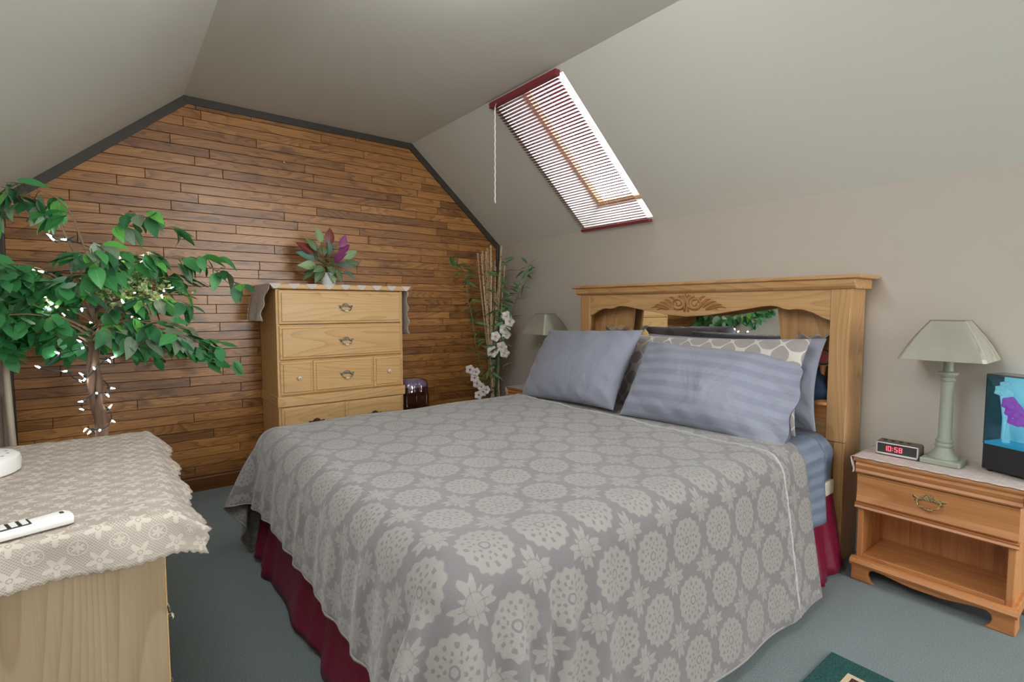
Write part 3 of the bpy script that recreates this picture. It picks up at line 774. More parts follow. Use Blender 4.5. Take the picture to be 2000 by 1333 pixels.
# ------------------------------------------------------------ bed: box spring, mattress, skirt
BXC, BHX, BY0, BY1, BT = 2.07, .80, .55, 2.60, .605
M_sheet = Mat('blue_striped_sheet', (.20, .27, .38), .75)
_u, _w, _ = M_sheet.xyz(M_sheet.coord('UV'))
_s = ((_u/.052).fract()-.5).abs().step(.20, .30)
M_sheet.set('Base Color', M_sheet.mix(_s, (.135, .175, .245), (.175, .215, .285)))
M_sheet.set('Roughness', _s*.2+.5); M_sheet.set('Sheen Weight', .0)
_n = M_sheet.noise(M_sheet.coord(), 9, 3); M_sheet.bump(_n, .35, .03)
bed = thing('bed', 'queen bed mattress and box spring under the patterned blanket', 'bed', (BXC, 1.57, 0))
m = MB().box(BXC-BHX+.02, BY0+.03, .14, BXC+BHX-.02, BY1-.02, .352); m.build('box_spring', Mat('ticking', (.62, .58, .50), .8), bed, bev=.02)
m = MB(); P = []; UV = []
def rbox(nx, ny, r):
    """upper part of a rounded mattress as a grid; u across, v along"""
    path = []
    hx = BHX; z0 = .352
    pts = [(-hx, z0)]
    for k in range(7): a = PI*(1-k/12); pts.append((-hx+r+r*math.cos(a), BT-r+r*math.sin(a)))
    for k in range(1, 10): pts.append((-hx+r+(2*hx-2*r)*k/10, BT))
    for k in range(7): a = PI*(.5-k/12); pts.append((hx-r+r*math.cos(a), BT-r+r*math.sin(a)))
    pts.append((hx, z0))
    return pts
pr = rbox(0, 0, .075); d = 0; ys = [BY0+.0, BY0+.01, BY0+.04, BY0+.10]+[BY0+.10+k*(BY1-BY0-.16)/16 for k in range(1, 17)]+[BY1-.03, BY1-.008, BY1]
us = [0]
for a, c in zip(pr[:-1], pr[1:]): us.append(us[-1]+math.hypot(c[0]-a[0], c[1]-a[1]))
for y in ys:
    e_ = min(y-BY0, BY1-y); f = math.sqrt(max(0, 1-(1-min(1, e_/.07))**2)); row = []
    for (x, z), u in zip(pr, us):
        zc = .352+(z-.352)*(.55+.45*f); bul = .012*math.sin(PI*(zc-.352)/.253)
        row.append((BXC+x*(.955+.045*f)+math.copysign(bul, x)*(abs(x) > .7), y, zc)); UV.append((u, y))
    P.append(row)
m.grid(P); n = len(pr); o = len(P)
m.f.append(tuple(range(n))); m.f.append(tuple(reversed(range((o-1)*n, o*n))))
m.build('mattress', M_sheet, bed, smooth=True, uvs=UV)
for x in (BXC-.70, BXC+.70):
    for y in (BY0+.12, BY1-.15): MB().lathe([(.022, 0), (.026, .012), (.018, .03), (.018, .14)], x, y, 12).build('leg', M_black, bed)

def flare_x(z): return BHX+.035+.075*max(0, min(1, (.60-z)/.6))
def foot_y(z): return BY0-.02-.055*max(0, min(1, (.60-z)/.6))
M_skirt = Mat('crimson_satin', (.155, .003, .026), .45)
_n = M_skirt.noise(M_skirt.coord(), 22, 2); M_skirt.bump(_n, .15, .02)
M_band = Mat('cream_band', (.62, .56, .46), .8)
sk = thing('bed_skirt', 'crimson gathered bed skirt hanging below the blanket to the carpet', 'bed skirt', (BXC, 1.57, 0))
def ribbon(pts, nrm, name, amp, ztop, zbot):
    """pleated valance following pts (x,y at offset 0) with outward normal nrm"""
    m = MB(); P = []; nz = 12; s = 0
    pts = [Vector(p) for p in pts]; L = (pts[-1]-pts[0]).length; n = int(L/.012); dr = (pts[-1]-pts[0]).normalized()
    for i in range(n+1):
        s = L*i/n; row = []
        ph = 9*s+1.6*math.sin(3.1*s+amp*40)+.7*math.sin(7.3*s)
        for k in range(nz+1):
            t = k/nz; z = ztop+(zbot-ztop)*t
            off = (.066*t)+amp*(.25+.75*t)*(math.sin(ph*2.2)+.45*math.sin(ph*5.1+1.3))
            row.append(pts[0]+dr*s+Vector(nrm)*(off-.03)+Vector((0, 0, z+(.012*math.sin(ph*1.1)*t if k == nz else 0))))
        P.append(row)
    m.grid(P); return m.build(name, M_skirt, sk, smooth=True, thick=.002)
ribbon([(BXC+BHX+.035, BY0+.03, 0), (BXC+BHX+.035, BY1-.035, 0)], (1, 0, 0), 'side_panel', .010, .372, .018)
ribbon([(BXC-BHX-.035, BY0+.03, 0), (BXC-BHX-.035, BY1-.035, 0)], (-1, 0, 0), 'side_panel', .011, .372, .018)
ribbon([(BXC-BHX-.04, BY0-.02, 0), (BXC+BHX+.04, BY0-.02, 0)], (0, -1, 0), 'foot_panel', .011, .372, .018)
for sg in (-1, 1): MB().box(BXC+sg*(BHX-.01), BY0+.05, .335, BXC+sg*(BHX+.016), BY1-.04, .40).build('band', M_band, sk, bev=.006)

# ------------------------------------------------------------ cloth relaxation (position-based), used for the blanket
def relax(X, h, collide, steps, iters=9, bend=.25, damp=.975, g=-1.8, dt=1/50):
    X = X.astype(np.float64); V = np.zeros_like(X); 
    cons = []
    for (di, dj, st) in ((0, 1, 1), (1, 0, 1), (1, 1, .5), (1, -1, .5), (0, 2, bend), (2, 0, bend)):
        cons.append((di, dj, h*math.hypot(di, dj), st))
    n, m = X.shape[:2]
    def sl(di, dj, par):
        out = []
        for p in range(2):
            if di == 0: q = max(1, dj)
            i0 = slice(0, n-di)
            if dj >= 0:
                a = (slice(0, n-di), slice(0, m-dj)); b_ = (slice(di, n), slice(dj, m))
            else:
                a = (slice(0, n-di), slice(-dj, m)); b_ = (slice(di, n), slice(0, m+dj))
            out.append((a, b_))
        return out[0]
    passes = []
    for di, dj, L, st in cons:
        a, b_ = sl(di, dj, 0)
        ai = np.arange(a[0].start, a[0].stop); aj = np.arange(a[1].start, a[1].stop)
        II, JJ = np.meshgrid(ai, aj, indexing='ij')
        key = (II//di) % 2 if di else (JJ//dj) % 2
        for p in (0, 1):
            msk = key == p; i_, j_ = II[msk], JJ[msk]
            passes.append((i_*m+j_, (i_+di)*m+(j_+dj), L, st))
    F = X.reshape(-1, 3); U = V.reshape(-1, 3)
    for s in range(steps):
        prev = F.copy(); U[:, 2] += g*dt; U *= damp; F += U*dt
        for it in range(iters):
            for ia, ib, L, st in passes:
                A, B = F[ia], F[ib]; D = B-A; l = np.sqrt((D*D).sum(1))+1e-9
                if st < .3: k = np.where(l < L, (l-L)/l*.5*st, (l-L)/l*.5)[:, None]
                else: k = ((l-L)/l*.5*st)[:, None]
                F[ia] = A+D*k; F[ib] = B-D*k
        hit, fr = collide(F)
        U[:] = (F-prev)/dt
        U[hit] *= fr
        sp_ = np.sqrt((U*U).sum(1)); f = np.minimum(1, 3.0/(sp_+1e-9)); U *= f[:, None]
    return F.reshape(n, m, 3)
def bed_collider(top, pad, r=.07):
    def f(F):
        x, y, z = F[:, 0], F[:, 1], F[:, 2]
        fl = np.clip((.60-z)/.6, 0, 1); hx = BHX+.035+.085*fl+pad; yf = BY0-.02-.068*fl-pad
        q = np.stack([np.abs(x-BXC)-(hx-r), (yf+r)-y, z-(top-r)], 1)
        mx = np.maximum(q, 0); L = np.sqrt((mx*mx).sum(1)); sg = np.sign(x-BXC)
        near = (L > 1e-9) & (L < r); deep = (q < 0).all(1)
        d = np.where(near, r-L, 0)[:, None]*mx/(L[:, None]+1e-9)
        if deep.any():
            ax = q[deep].argmax(1); dd = np.zeros((deep.sum(), 3)); dd[np.arange(len(ax)), ax] = r-q[deep].max(1); d[deep] = dd
        F[:, 0] += d[:, 0]*sg; F[:, 1] -= d[:, 1]; F[:, 2] += d[:, 2]
        lo = F[:, 2] < .006; F[lo, 2] = .006
        return near | deep | lo, .25
    return f
M_blk = Mat('medallion_fleece', (.4, .4, .4), .9, Sheen_Weight=.35)
def _blanket():
    M = M_blk; uv = M.coord('UV'); nz = M.noise(uv, 55, 3, .6); u, v, _ = M.xyz(uv)
    wob = (M.noise(uv, 30, 2)-.5)*.012
    u, v = u+wob, v+wob
    PX, PY, R = .172, .164, .0675
    def cell(ou, ov):
        a = ((u/PX+ou).fract()-.5)*PX; b_ = ((v/PY+ov).fract()-.5)*PY
        return (a*a+b_*b_).sqrt(), b_.atan2(a)
    r, th = cell(0, 0); r = r/R
    disc = (r-.045*(th*16.0).cos()).step(1.04, .90)
    d1 = ((th*12.0).cos()).step(.1, .7)*((r-.70).abs().step(.11, .05))
    d2 = ((th*12.0+PI).cos()).step(.2, .75)*((r-.50).abs().step(.09, .04))
    d3 = ((th*6.0).cos()).step(.1, .7)*((r-.33).abs().step(.08, .03))
    ctr = (r-.16).abs().step(.06, .02)
    med = disc*(1.0-(d1*.75).max(d2*.75).max(d3*.7).max(ctr*.8))
    r2, t2 = cell(.5, .5); r2 = r2/R*1.12
    lob = (r2-(.60+.17*(t2*4.0).cos()+.13*(t2*12.0+PI).cos())).step(.08, -.08)
    vein = ((t2*2.0).sin().abs().step(.12, .04))*r2.step(.6, .45)+(r2-.34).abs().step(.06, .02)*.7
    pat = med.max(lob*(1.0-vein*.7))
    pat = (pat+(nz-.5)*.5).step(.15, .85)
    M.set('Base Color', M.mix(pat, (.165, .155, .158), (.262, .245, .230)))
    fz = M.noise(uv, 420, 2, .7); M.bump(fz+pat*.5, .35, .004)
_blanket()
HS = .0225
def blanket_cloth(u0, u1, v0, v1, top, pad, head, steps):
    nu, nv = int((u1-u0)/HS)+1, int((v1-v0)/HS)+1
    U_ = u0+HS*np.arange(nu); V_ = v0+HS*np.arange(nv)
    X = np.zeros((nu, nv, 3)); uu, vv = np.meshgrid(U_, V_, indexing='ij')
    t = np.clip((vv-BY0)/(v1-BY0), 0, 1)
    ang = head
    sd = np.clip((uu-(BXC+BHX-.06))/.10, 0, 1); ff = np.clip((1.20-vv)/.62, 0, 1); sd = sd*ff*ff*(3-2*ff)
    X[..., 0] = uu; X[..., 1] = vv+(uu-BXC)*ang*t+.13*sd; X[..., 2] = top+.03+.010*np.sin(uu*9+vv*4)+.006*np.sin(vv*17-uu*6)
    X = relax(X, HS, bed_collider(top, pad), steps)
    return X, uu, vv
Xb, uu, vv = blanket_cloth(BXC-BHX-.45, BXC+BHX+.575, BY0-.285, 2.03, BT+.022, .014, -.13, 230)
nu, nv = uu.shape
# gathered folds where the blanket hangs at the foot corner and along the foot
_x, _y, _z = Xb[..., 0].copy(), Xb[..., 1].copy(), Xb[..., 2].copy()
_dr = np.clip((.605-_z)/.16, 0, 1); _sx = np.clip((_x-(BXC+BHX-.02))/.05, 0, 1)
_w = np.exp(-((_y-.80)/.20)**2)*_dr*_sx; _ph = (_y-1.02)*(74-62*np.clip(.60-_z, 0, .6))+1.6*np.sin(_y*17)
Xb[..., 0] += .042*_w*(.5+.5*np.sin(_ph))**1.6
_w2 = np.exp(-((_y-1.75)/.5)**2)*_dr*_sx; Xb[..., 0] += .008*_w2*np.sin(_y*13+.6)
_sy = np.clip((BY0+.02-_y)/.05, 0, 1); Xb[..., 1] -= _dr*_sy*(.011*(.5+.5*np.sin(_x*31+2*np.sin(_x*7)))**1.5+.008*(.5+.5*np.sin(_x*57+1)))
_tp = np.clip((_z-.60)/.02, 0, 1); Xb[..., 2] += _tp*(.004*np.sin(_x*11+_y*5)*np.sin(_y*7-_x*3)+.002*np.sin(_x*23-_y*9))
mb = MB(); mb.v = [tuple(p) for p in Xb.reshape(-1, 3)]
mb.f = [(i*nv+j, (i+1)*nv+j, (i+1)*nv+j+1, i*nv+j+1) for i in range(nu-1) for j in range(nv-1)]
bk = mb.build('blanket', M_blk, None, smooth=True, uvs=np.stack([uu.ravel()-BXC+.02, vv.ravel()], 1), thick=.010, sub=1)
tag(bk, 'grey fleece blanket with pale medallion pattern spread over the bed', 'blanket')
M_hem = Mat('pale_fleece_hem', (.44, .43, .425), .95, Sheen_Weight=.3)
_n = M_hem.noise(M_hem.coord(), 90, 2); M_hem.bump(_n, .7, .012)
def hem(pts, r, name='hem'):
    pts = [Vector(p) for p in pts]; q = []
    for i, p in enumerate(pts): q.append(p)
    MB().tube(q, [r*(1+.18*math.sin(i*1.9)) for i in range(len(q))], 7).build(name, M_hem, bk, smooth=True)
hem([Xb[i, nv-1]+np.array([0, .002, .0]) for i in range(nu)], .0075)
M_hem3 = Mat('grey_fleece_hem', (.27, .255, .245), .95)
for row in ([Xb[0, j] for j in range(nv)], [Xb[nu-1, j] for j in range(nv)], [Xb[i, 0] for i in range(nu)]):
    q = [Vector(p) for p in row]; MB().tube(q, .0055, 6).build('hem', M_hem3, bk, smooth=True)
# folded-back lower layer of the blanket near the pillows
P = []; UV = []
for i in range(75):
    s = i/74*1.995; row = []
    for j in range(30):
        t = j/29; y = 1.70+t*.56-(.10 if s > .9 else .10*s/.9)*0
        x = 1.45+s; zt = BT+.012
        ex = BXC+BHX-.03
        if x <= ex: p = [x, y+(2.2-x)*.10, zt]
        else:
            d_ = x-ex; r = .05
            if d_ < r*PI/2: a = d_/r; p = [ex+r*math.sin(a), y+(2.2-x)*.10, zt-r+r*math.cos(a)]
            else:
                dd = d_-r*PI/2; z_ = zt-r-dd
                p = [BXC+flare_x(z_)-.004+.006*math.sin(y*16+1)*min(1, dd/.3)+(.03*(dd/.5) if y > 2.0 else .03*(dd/.5)*max(0, (y-1.85)/.15)), y-.070-.05*dd, max(.012, z_)]
        row.append(p); UV.append((s+.3, y))
    P.append(row)
MB().grid(P).build('folded_layer', M_blk, bk, smooth=True, uvs=UV, thick=.008)
# striped flat sheet hanging below the pillow
P = []; UV = []
for i in range(60):
    s = i/59*.92; row = []
    for j in range(24):
        y = 2.02+.395*j/23; x = 2.30+s; zt = BT+.006; ex = BXC+BHX-.045
        if x <= ex: p = (x, y, zt)
        else:
            d_ = x-ex; r = .06
            if d_ < r*PI/2: a = d_/r; p = (ex+r*math.sin(a), y, zt-r+r*math.cos(a))
            else: dd = d_-r*PI/2; p = (ex+r+.010+.010*dd/.3+.005*math.sin(y*35)*min(1, dd/.2)+.05*max(0, dd-.16), y, zt-r-dd)
        row.append(p); UV.append((s, y))
    P.append(row)
tag(MB().grid(P).build('bed_sheet', M_sheet, None, smooth=True, uvs=UV, thick=.004), 'blue striped bed sheet hanging down between blanket and headboard post', 'sheet')

# ------------------------------------------------------------ pillows
M_blue = Mat('slate_blue_cotton', (.25, .265, .335), .7, Sheen_Weight=.2)
_n = M_blue.noise(M_blue.map(M_blue.coord(), (6, 6, 2.5)), 1, 4, .55, .8); M_blue.bump(_n, .35, .05)
M_bstripe = Mat('slate_blue_sateen_stripe', (.25, .28, .37), .6, Sheen_Weight=.2)
_u, _w, _ = M_bstripe.xyz(M_bstripe.coord('UV')); _s = ((_w/.062).fract()-.5).abs().step(.20, .30)
M_bstripe.set('Base Color', M_bstripe.mix(_s, (.235, .25, .33), (.285, .30, .38))); M_bstripe.set('Roughness', _s*.25+.42)
_n = M_bstripe.noise(M_bstripe.map(M_bstripe.coord(), (5, 5, 3)), 1, 4, .55, .8); M_bstripe.bump(_n, .35, .05)
M_navy = Mat('navy_cotton', (.012, .030, .075), .8)
M_quat = Mat('grey_quatrefoil_fleece', (.4, .4, .4), .95, Sheen_Weight=.4)
_uv = M_quat.coord('UV'); _u, _w, _ = M_quat.xyz(_uv)
_f = (_u*(2*PI/.118)).cos()+(_w*(2*PI/.118)).cos()+.22*((_u*(4*PI/.118)).cos()-(_w*(4*PI/.118)).cos())
_q = (_f+(M_quat.noise(_uv, 90, 2)-.5)*.15).abs().step(.34, .20)
M_quat.set('Base Color', M_quat.mix(_q, (.345, .315, .305), (.62, .575, .535))); M_quat.bump(M_quat.noise(_uv, 350, 2)+_q, .4, .005)
def pillow(name, label, W, Hh, T_, c, rot, mat, seed, flap=0, wr=.009):
    n, m_ = 44, 34; front = []; back = []; UV = []
    rn_ = random.Random(seed)
    def pt(i, j, side):
        s = -1+2*i/n; t = -1+2*j/m_
        s2 = s; ext = 0
        if flap and s > .86: pass
        k = max(0, 1-abs(s)**2.4)**.60*max(0, 1-abs(t)**2.4)**.60
        x = W/2*s*(1-.055*(1-t*t)*abs(s)**3); z = Hh/2*t*(1-.075*(1-s*s)*abs(t)**3)
        th = T_/2*k
        if flap and s > .55:
            q = (s-.55)/.45; th = T_/2*(k*(1-q)+.10*q*(1+.8*math.sin(t*7+seed)))*1.0 if abs(t) < .999 else 0
            x += flap*q**1.5*(1-.75*t**4)+.010*math.sin(t*8)*q*(1-t*t); z += -.03*q*q-.022*q*max(0, t)**3
        p = Vector((x, 0, z))
        edge = max(abs(s), abs(t))
        wv = wr*noise.noise(Vector((x*7+seed, z*5, side*3)))*min(1, (1-edge)*6)
        wv += wr*.6*math.sin((x*.9+z*1.3)*45+4*noise.noise(Vector((x*4, z*4, seed))))*smooth01((edge-.55)/.35)*min(1, (1-edge)*9)*(k > .02)
        return (p.x, side*(th+wv)+.03*(t*t*.3), p.z), (x+W, z+Hh)
    mb = MB()
    for side in (-1, 1):
        P = []
        for i in range(n+1):
            row = []
            for j in range(m_+1): p, q = pt(i, j, side); row.append(p); UV.append(q)
            P.append(row)
        mb.grid(P)
    # weld the rims
    N1 = (n+1)*(m_+1); fs = []
    for f in mb.f: fs.append(f if f[0] < N1 else tuple(reversed(f)))
    mb.f = fs
    bm = bmesh.new(); me = mb.mesh(name, mat, True, UV)
    bm.from_mesh(me); bmesh.ops.remove_doubles(bm, verts=bm.verts, dist=.0012); bmesh.ops.recalc_face_normals(bm, faces=bm.faces); bm.to_mesh(me); bm.free()
    o = bpy.data.objects.new(name, me); COL.objects.link(o); o.location = c; o.rotation_euler = [math.radians(a) for a in rot]
    md = o.modifiers.new('smooth', 'SUBSURF'); md.levels = 1; md.render_levels = 1
    return tag(o, label, 'pillow', 'pillows on the bed')
pillow('pillow', 'plain slate blue pillow propped upright in front on the far half of the bed', .745, .50, .20, (1.655, 2.155, .838), (-33, -2, 2), M_blue, 3)
pillow('striped_pillow', 'slate blue sateen-striped pillow with open case end at the near side', .74, .455, .20, (2.425, 2.205, .800), (-34, 2.5, 7), M_bstripe, 11, flap=.07)
pillow('quatrefoil_pillow', 'long grey and cream quatrefoil pillow behind the striped blue pillow', 1.02, .46, .17, (2.300, 2.390, .815), (-20, -1.0, 2), M_quat, 5, wr=.004)
pillow('pillow', 'grey-blue pillow just peeking out behind the quatrefoil pillow', .98, .44, .13, (2.345, 2.512, .818), (-14, -1, 2), M_blue, 8)
pillow('cushion', 'small dark navy cushion tucked between pillows and headboard post', .20, .16, .09, (2.722, 2.612, .795), (-12, -18, 12), M_navy, 15)
# ------------------------------------------------------------ low dresser in the foreground
DX0, DX1, DY0, DY1, DH = 1.575, 2.470, -.425, .082, .728
dr = thing('dresser', 'low pale oak dresser under a lace tablecloth in the foreground', 'dresser', ((DX0+DX1)/2, -.17, 0))
def Dp(m, n, mat, bev=.003): return m.build(n, mat, dr, bev=bev)
Dp(MB().box(DX1-.02, DY0, .0, DX1, DY1-.006, DH-.026), 'end_panel', M_pale_z); Dp(MB().box(DX0, DY0, .0, DX0+.02, DY1-.006, DH-.026), 'end_panel', M_pale_z)
Dp(MB().box(DX0+.02, DY0, .05, DX1-.02, DY0+.01, DH-.026), 'back_panel', M_pale_x, 0)
Dp(MB().box(DX0-.012, DY0-.004, DH-.026, DX1+.004, DY1+.012, DH), 'top', M_oak_x, .006)
m = MB(); m.prism([(DX0, 0), (DX0+.09, 0), (DX0+.07, .04), (DX0+.14, .055), (DX1-.14, .055), (DX1-.07, .04), (DX1-.09, 0), (DX1+.004, 0), (DX1+.004, .10), (DX0, .10)], 1, DY1-.012, DY1+.012)
Dp(m, 'plinth', M_hon_x)
m = MB(); m.box(DX0+.02, DY0+.01, .10, DX1-.02, DY1-.012, .105); m.build('bottom_board', M_pale_x, dr)
for k in range(3):
    for i in range(2):
        x0 = DX0+.022+i*(DX1-DX0-.044)/2; x1 = x0+(DX1-DX0-.044)/2-.004; z0 = .108+k*.198; z1 = z0+.192
        m = MB(); m.prism([(x0, z0), (x1, z0), (x1, z1), (x0, z1)], 1, DY1-.020, DY1-.002)
        d = m.build('drawer', M_oak_x, dr, bev=.005)
        bail_pull(d, ((x0+x1)/2, DY1-.0025, (z0+z1)/2), (0, 1, 0), (-1, 0, 0), M_pewter, M_ivory, .9)
M_lace3 = lace('peach_lace', (.50, .435, .375), net=.0062, motif=.066, density=.40, band=.198, border=2.474)
def table_lace():
    x0, x1, y0, y1 = DX0-.030, DX1+.095, DY0+.0, DY1+.098; st = .008
    nx, ny = int((x1-x0)/st), int((y1-y0)/st); P = []; UV = []
    ze = DH+.0025
    for i in range(nx+1):
        row = []
        for j in range(ny+1):
            x = x0+(x1-x0)*i/nx; y = y0+(y1-y0)*j/ny
            if i == nx: x += .007*abs(math.sin(y*PI/.022))-.003
            if j == ny: y += .010*abs(math.sin(x*PI/.05))-.003
            if i == 0: x -= .012*abs(math.sin(y*PI/.075))
            dx = max(0, x-(DX1+.004)); dy = max(0, y-(DY1+.012)); fx = max(0, DX0-.014-x)
            px = min(x, DX1+.004)+.006*min(1, dx*60)+.10*dx+.012*math.sin(y*26+1.0)*min(1, dx/.06)
            py = min(y, DY1+.012)+.005*min(1, dy*60)+.62*dy+.007*math.sin(x*24)*min(1, dy/.06)
            pz = ze-.95*dx-.62*dy*(1-.55*min(1, dx/.06))+.0016*max(0, math.sin(x*23+y*9))*(dx == 0 and dy == 0)+.02*fx
            if dx > 0 and dy > 0: px -= .10*dy; py += .12*dy
            if dx == 0 and fx == 0: pz += .0035*max(0, math.sin((x*.5+y)*21+.8))**4
            row.append((px, py, pz)); UV.append((x*1.0, y))
        P.append(row)
    return MB().grid(P).build('lace_tablecloth', M_lace3, None, smooth=True, uvs=UV, thick=.0012)
tc = tag(table_lace(), 'peach lace tablecloth with floral openwork hanging over the low dresser', 'tablecloth')
m = MB()      # the denser picot edge of the cloth
me_ = tc.data
# telephone handset
ph = thing('cordless_phone', 'white cordless phone handset with black buttons lying on the lace', 'phone', (2.437, -.165, DH+.004))
R_ = Matrix.Translation((2.437, -.165, DH+.005)) @ Matrix.Rotation(math.radians(-73.5), 4, 'Z')
def PH(mb): return mb.xf(R_)
m = MB(); L_ = .092
sec = [(-L_, .019, .020), (-L_+.008, .023, .024), (-.03, .022, .022), (.03, .022, .021), (L_-.02, .025, .026), (L_-.004, .024, .027), (L_, .019, .020)]
P = []
for x, hw, hz in sec:
    P.append([(x, hw*math.copysign(abs(math.cos(a))**.5, math.cos(a)), hz/2+hz/2*math.copysign(abs(math.sin(a))**.5, math.sin(a))) for a in [2*PI*k/20 for k in range(21)]])
m.grid(P); n = 21; m.f.append(tuple(range(n))); m.f.append(tuple(reversed(range(6*n, 7*n))))
m = PH(m); m.xf(Matrix.Identity(4))
m.build('body', M_white, ph, auto=True)
PH(MB().box(-.028, -.017, .0215, .036, .017, .0228)).build('keypad', M_black, ph)
for r_ in range(4):
    for c_ in range(3): PH(MB().box(-.024+r_*.0155, -.0145+c_*.0105, .0226, -.0145+r_*.0155, -.0065+c_*.0105, .0242)).build('button', M_white, ph)
PH(MB().box(-L_+.012, -.006, .0235, -L_+.018, .006, .0245)).build('ear_slot', M_black, ph)
# round white base
dk = thing('round_white_base', 'round white plastic device standing on the far end of the lace', 'device', (1.862, -.318, DH+.004))
z0 = DH+.004
MB().lathe([(.108, z0), (.113, z0+.004), (.115, z0+.030), (.112, z0+.041), (.104, z0+.047), (.06, z0+.049), (.01, z0+.050)], 1.862, -.318, 48).build('body', M_white, dk, auto=True)
for k in range(16):
    a = 2*PI*k/16; MB().lathe([(.0035, z0+.0475), (.0035, z0+.0485)], 1.862+.088*math.cos(a), -.318+.088*math.sin(a), 8).build('vent_hole', Mat('grey_vent', (.25, .24, .23), .7) if k == 0 else bpy.data.materials['grey_vent'], dk)

# poles leaning in the corner
M_pole = Mat('pale_beech', (.60, .50, .38), .5)
tag(MB().tube([(.405, -.368, 0), (.34, -.392, .6), (.26, -.414, 1.26)], .0135, 12).build('wooden_pole', M_pole, None, smooth=True), 'pale wooden pole leaning against the wall behind the fig tree', 'pole', 'leaning poles')
tag(MB().tube([(.30, -.385, 0), (.22, -.418, .74)], .011, 12).build('wooden_pole', M_pole, None, smooth=True), 'shorter pale wooden pole half hidden at the picture edge', 'pole', 'leaning poles')

# ------------------------------------------------------------ rug
rgm = thing('rug', 'dark green bordered rug corner on the carpet beside the bed', 'rug', (3.75, 1.5, 0))
M_rg = Mat('green_rug_pile', (.010, .070, .066), .95); _v = M_rg.coord(); _n = M_rg.noise(_v, 200, 3, .7)
M_rg.set('Base Color', M_rg.mix(_n.step(.35, .65), (.004, .035, .035), (.018, .105, .095))); M_rg.bump(_n, .8, .006)
M_rc = Mat('cream_rug_pile', (.58, .46, .32), .95); M_rc.bump(M_rc.noise(M_rc.coord(), 220, 3), .7, .006)
M_rm = Mat('maroon_rug_pile', (.055, .012, .022), .95); M_rm.bump(M_rm.noise(M_rm.coord(), 220, 3), .7, .006)
RX0, RX1, RY0, RY1 = 3.138, 4.55, 1.08, 1.893
MB().box(RX0, RY0, .001, RX1, RY1, .009).build('green_border', M_rg, rgm, bev=.003)
MB().box(RX0+.075, RY0+.075, .004, RX1-.075, RY1-.075, .0096).build('cream_line', M_rc, rgm)
MB().box(RX0+.092, RY0+.092, .004, RX1-.092, RY1-.092, .0102).build('maroon_field', M_rm, rgm)
for i in range(5):
    for j in range(3):
        c = (RX0+.25+i*.24, RY0+.2+j*.21); petals = []
        for k in range(24):
            a = 2*PI*k/24; r_ = .055*(1+.35*math.cos(4*a)); petals.append((c[0]+r_*math.cos(a), c[1]+r_*math.sin(a)))
        MB().prism(petals, 2, .005, .0106).build('motif', M_rc, rgm)

# ------------------------------------------------------------ clear stool by the chest
st_ = thing('clear_plastic_stool', 'smoky clear plastic stool with lavender seat beside the oak chest', 'stool', (.30, 1.775, 0))
M_smoke = glass('smoky_acrylic', (.80, .74, .78), .08, .05)
def rsq(hw, z, r=.35, n=40):
    out = []
    for k in range(n):
        a = 2*PI*k/n; c, s_ = math.cos(a), math.sin(a)
        out.append((.30+hw*math.copysign(abs(c)**.6, c), 1.775+hw*math.copysign(abs(s_)**.6, s_), z))
    return out
P = [rsq(.118, .0), rsq(.116, .3), rsq(.112, .52), rsq(.107, .60), rsq(.095, .628), rsq(.08, .640)]
P = [r_+[r_[0]] for r_ in P]
MB().grid(P).build('shell', M_smoke, st_, smooth=True, thick=.004)
P = [rsq(.098, .585), rsq(.100, .60), rsq(.092, .622), rsq(.07, .632), rsq(.01, .634)]; P = [r_+[r_[0]] for r_ in P]
MB().grid(P).build('seat_pad', Mat('lavender_vinyl', (.50, .47, .70), .3), st_, smooth=True)
for sx in (-1, 1):
    for sy in (-1, 1): MB().tube([(.30+sx*.085, 1.775+sy*.085, 0), (.30+sx*.083, 1.775+sy*.083, .4), (.30+sx*.078, 1.775+sy*.078, .585)], .008, 8).build('leg', glass('leg_acrylic', (.75, .68, .70), .25, .05) if sx+sy == -2 else bpy.data.materials['leg_acrylic'], st_, smooth=True)

# ------------------------------------------------------------ leaf builders
def leaf_mesh(name, L, W, mat, bend=.25, fold=.18, n=6, tipw=1.0):
    vs = []; UV = []
    for i in range(n+1):
        t = i/n; wv = W/2*(math.sin(PI*t**.8))**.9*(1-.15*t) if 0 < i < n else .001
        x = L*(t-.5*bend*bend*t*t); z = -bend*L*t*t
        for j in (-1, 0, 1): vs.append((x, wv*j, z+fold*wv*abs(j))); UV.append((t, .5+.5*j))
    fs = [(3*i+j, 3*i+3+j, 3*i+4+j, 3*i+1+j) for i in range(n) for j in (0, 1)]
    return MB().add(vs, fs).mesh(name, mat, True, UV)
def place_leaf(name, me, parent, p, d, up=(0, 0, 1), scale=1.0, roll=0.0):
    """leaf with its stalk at p (world), pointing along d"""
    x = Vector(d).normalized(); u_ = Vector(up)
    y = u_.cross(x)
    if y.length < .05: y = Vector((0, 1, 0)).cross(x)
    y.normalize(); z = x.cross(y); R3 = Matrix((x, y, z)).transposed() @ Matrix.Rotation(roll, 3, 'X')
    o = bpy.data.objects.new(name, me); COL.objects.link(o); o.parent = parent
    M4 = R3.to_4x4(); M4.translation = Vector(p)-root_loc(parent)
    o.matrix_local = M4 @ Matrix.Scale(scale, 4); return o
def leaf_mat(name, c1, c2, rough=.42):
    M = Mat(name, c1, rough); r = M.rand(); u, v, _ = M.xyz(M.coord('UV'))
    rib = (v-.5).abs().step(.03, .01)
    M.set('Base Color', M.mix(rib*.5, M.mix(r, c1, c2), tuple(min(1, x*1.6+.02) for x in c2)))
    M.set('Subsurface Weight', .0); return M

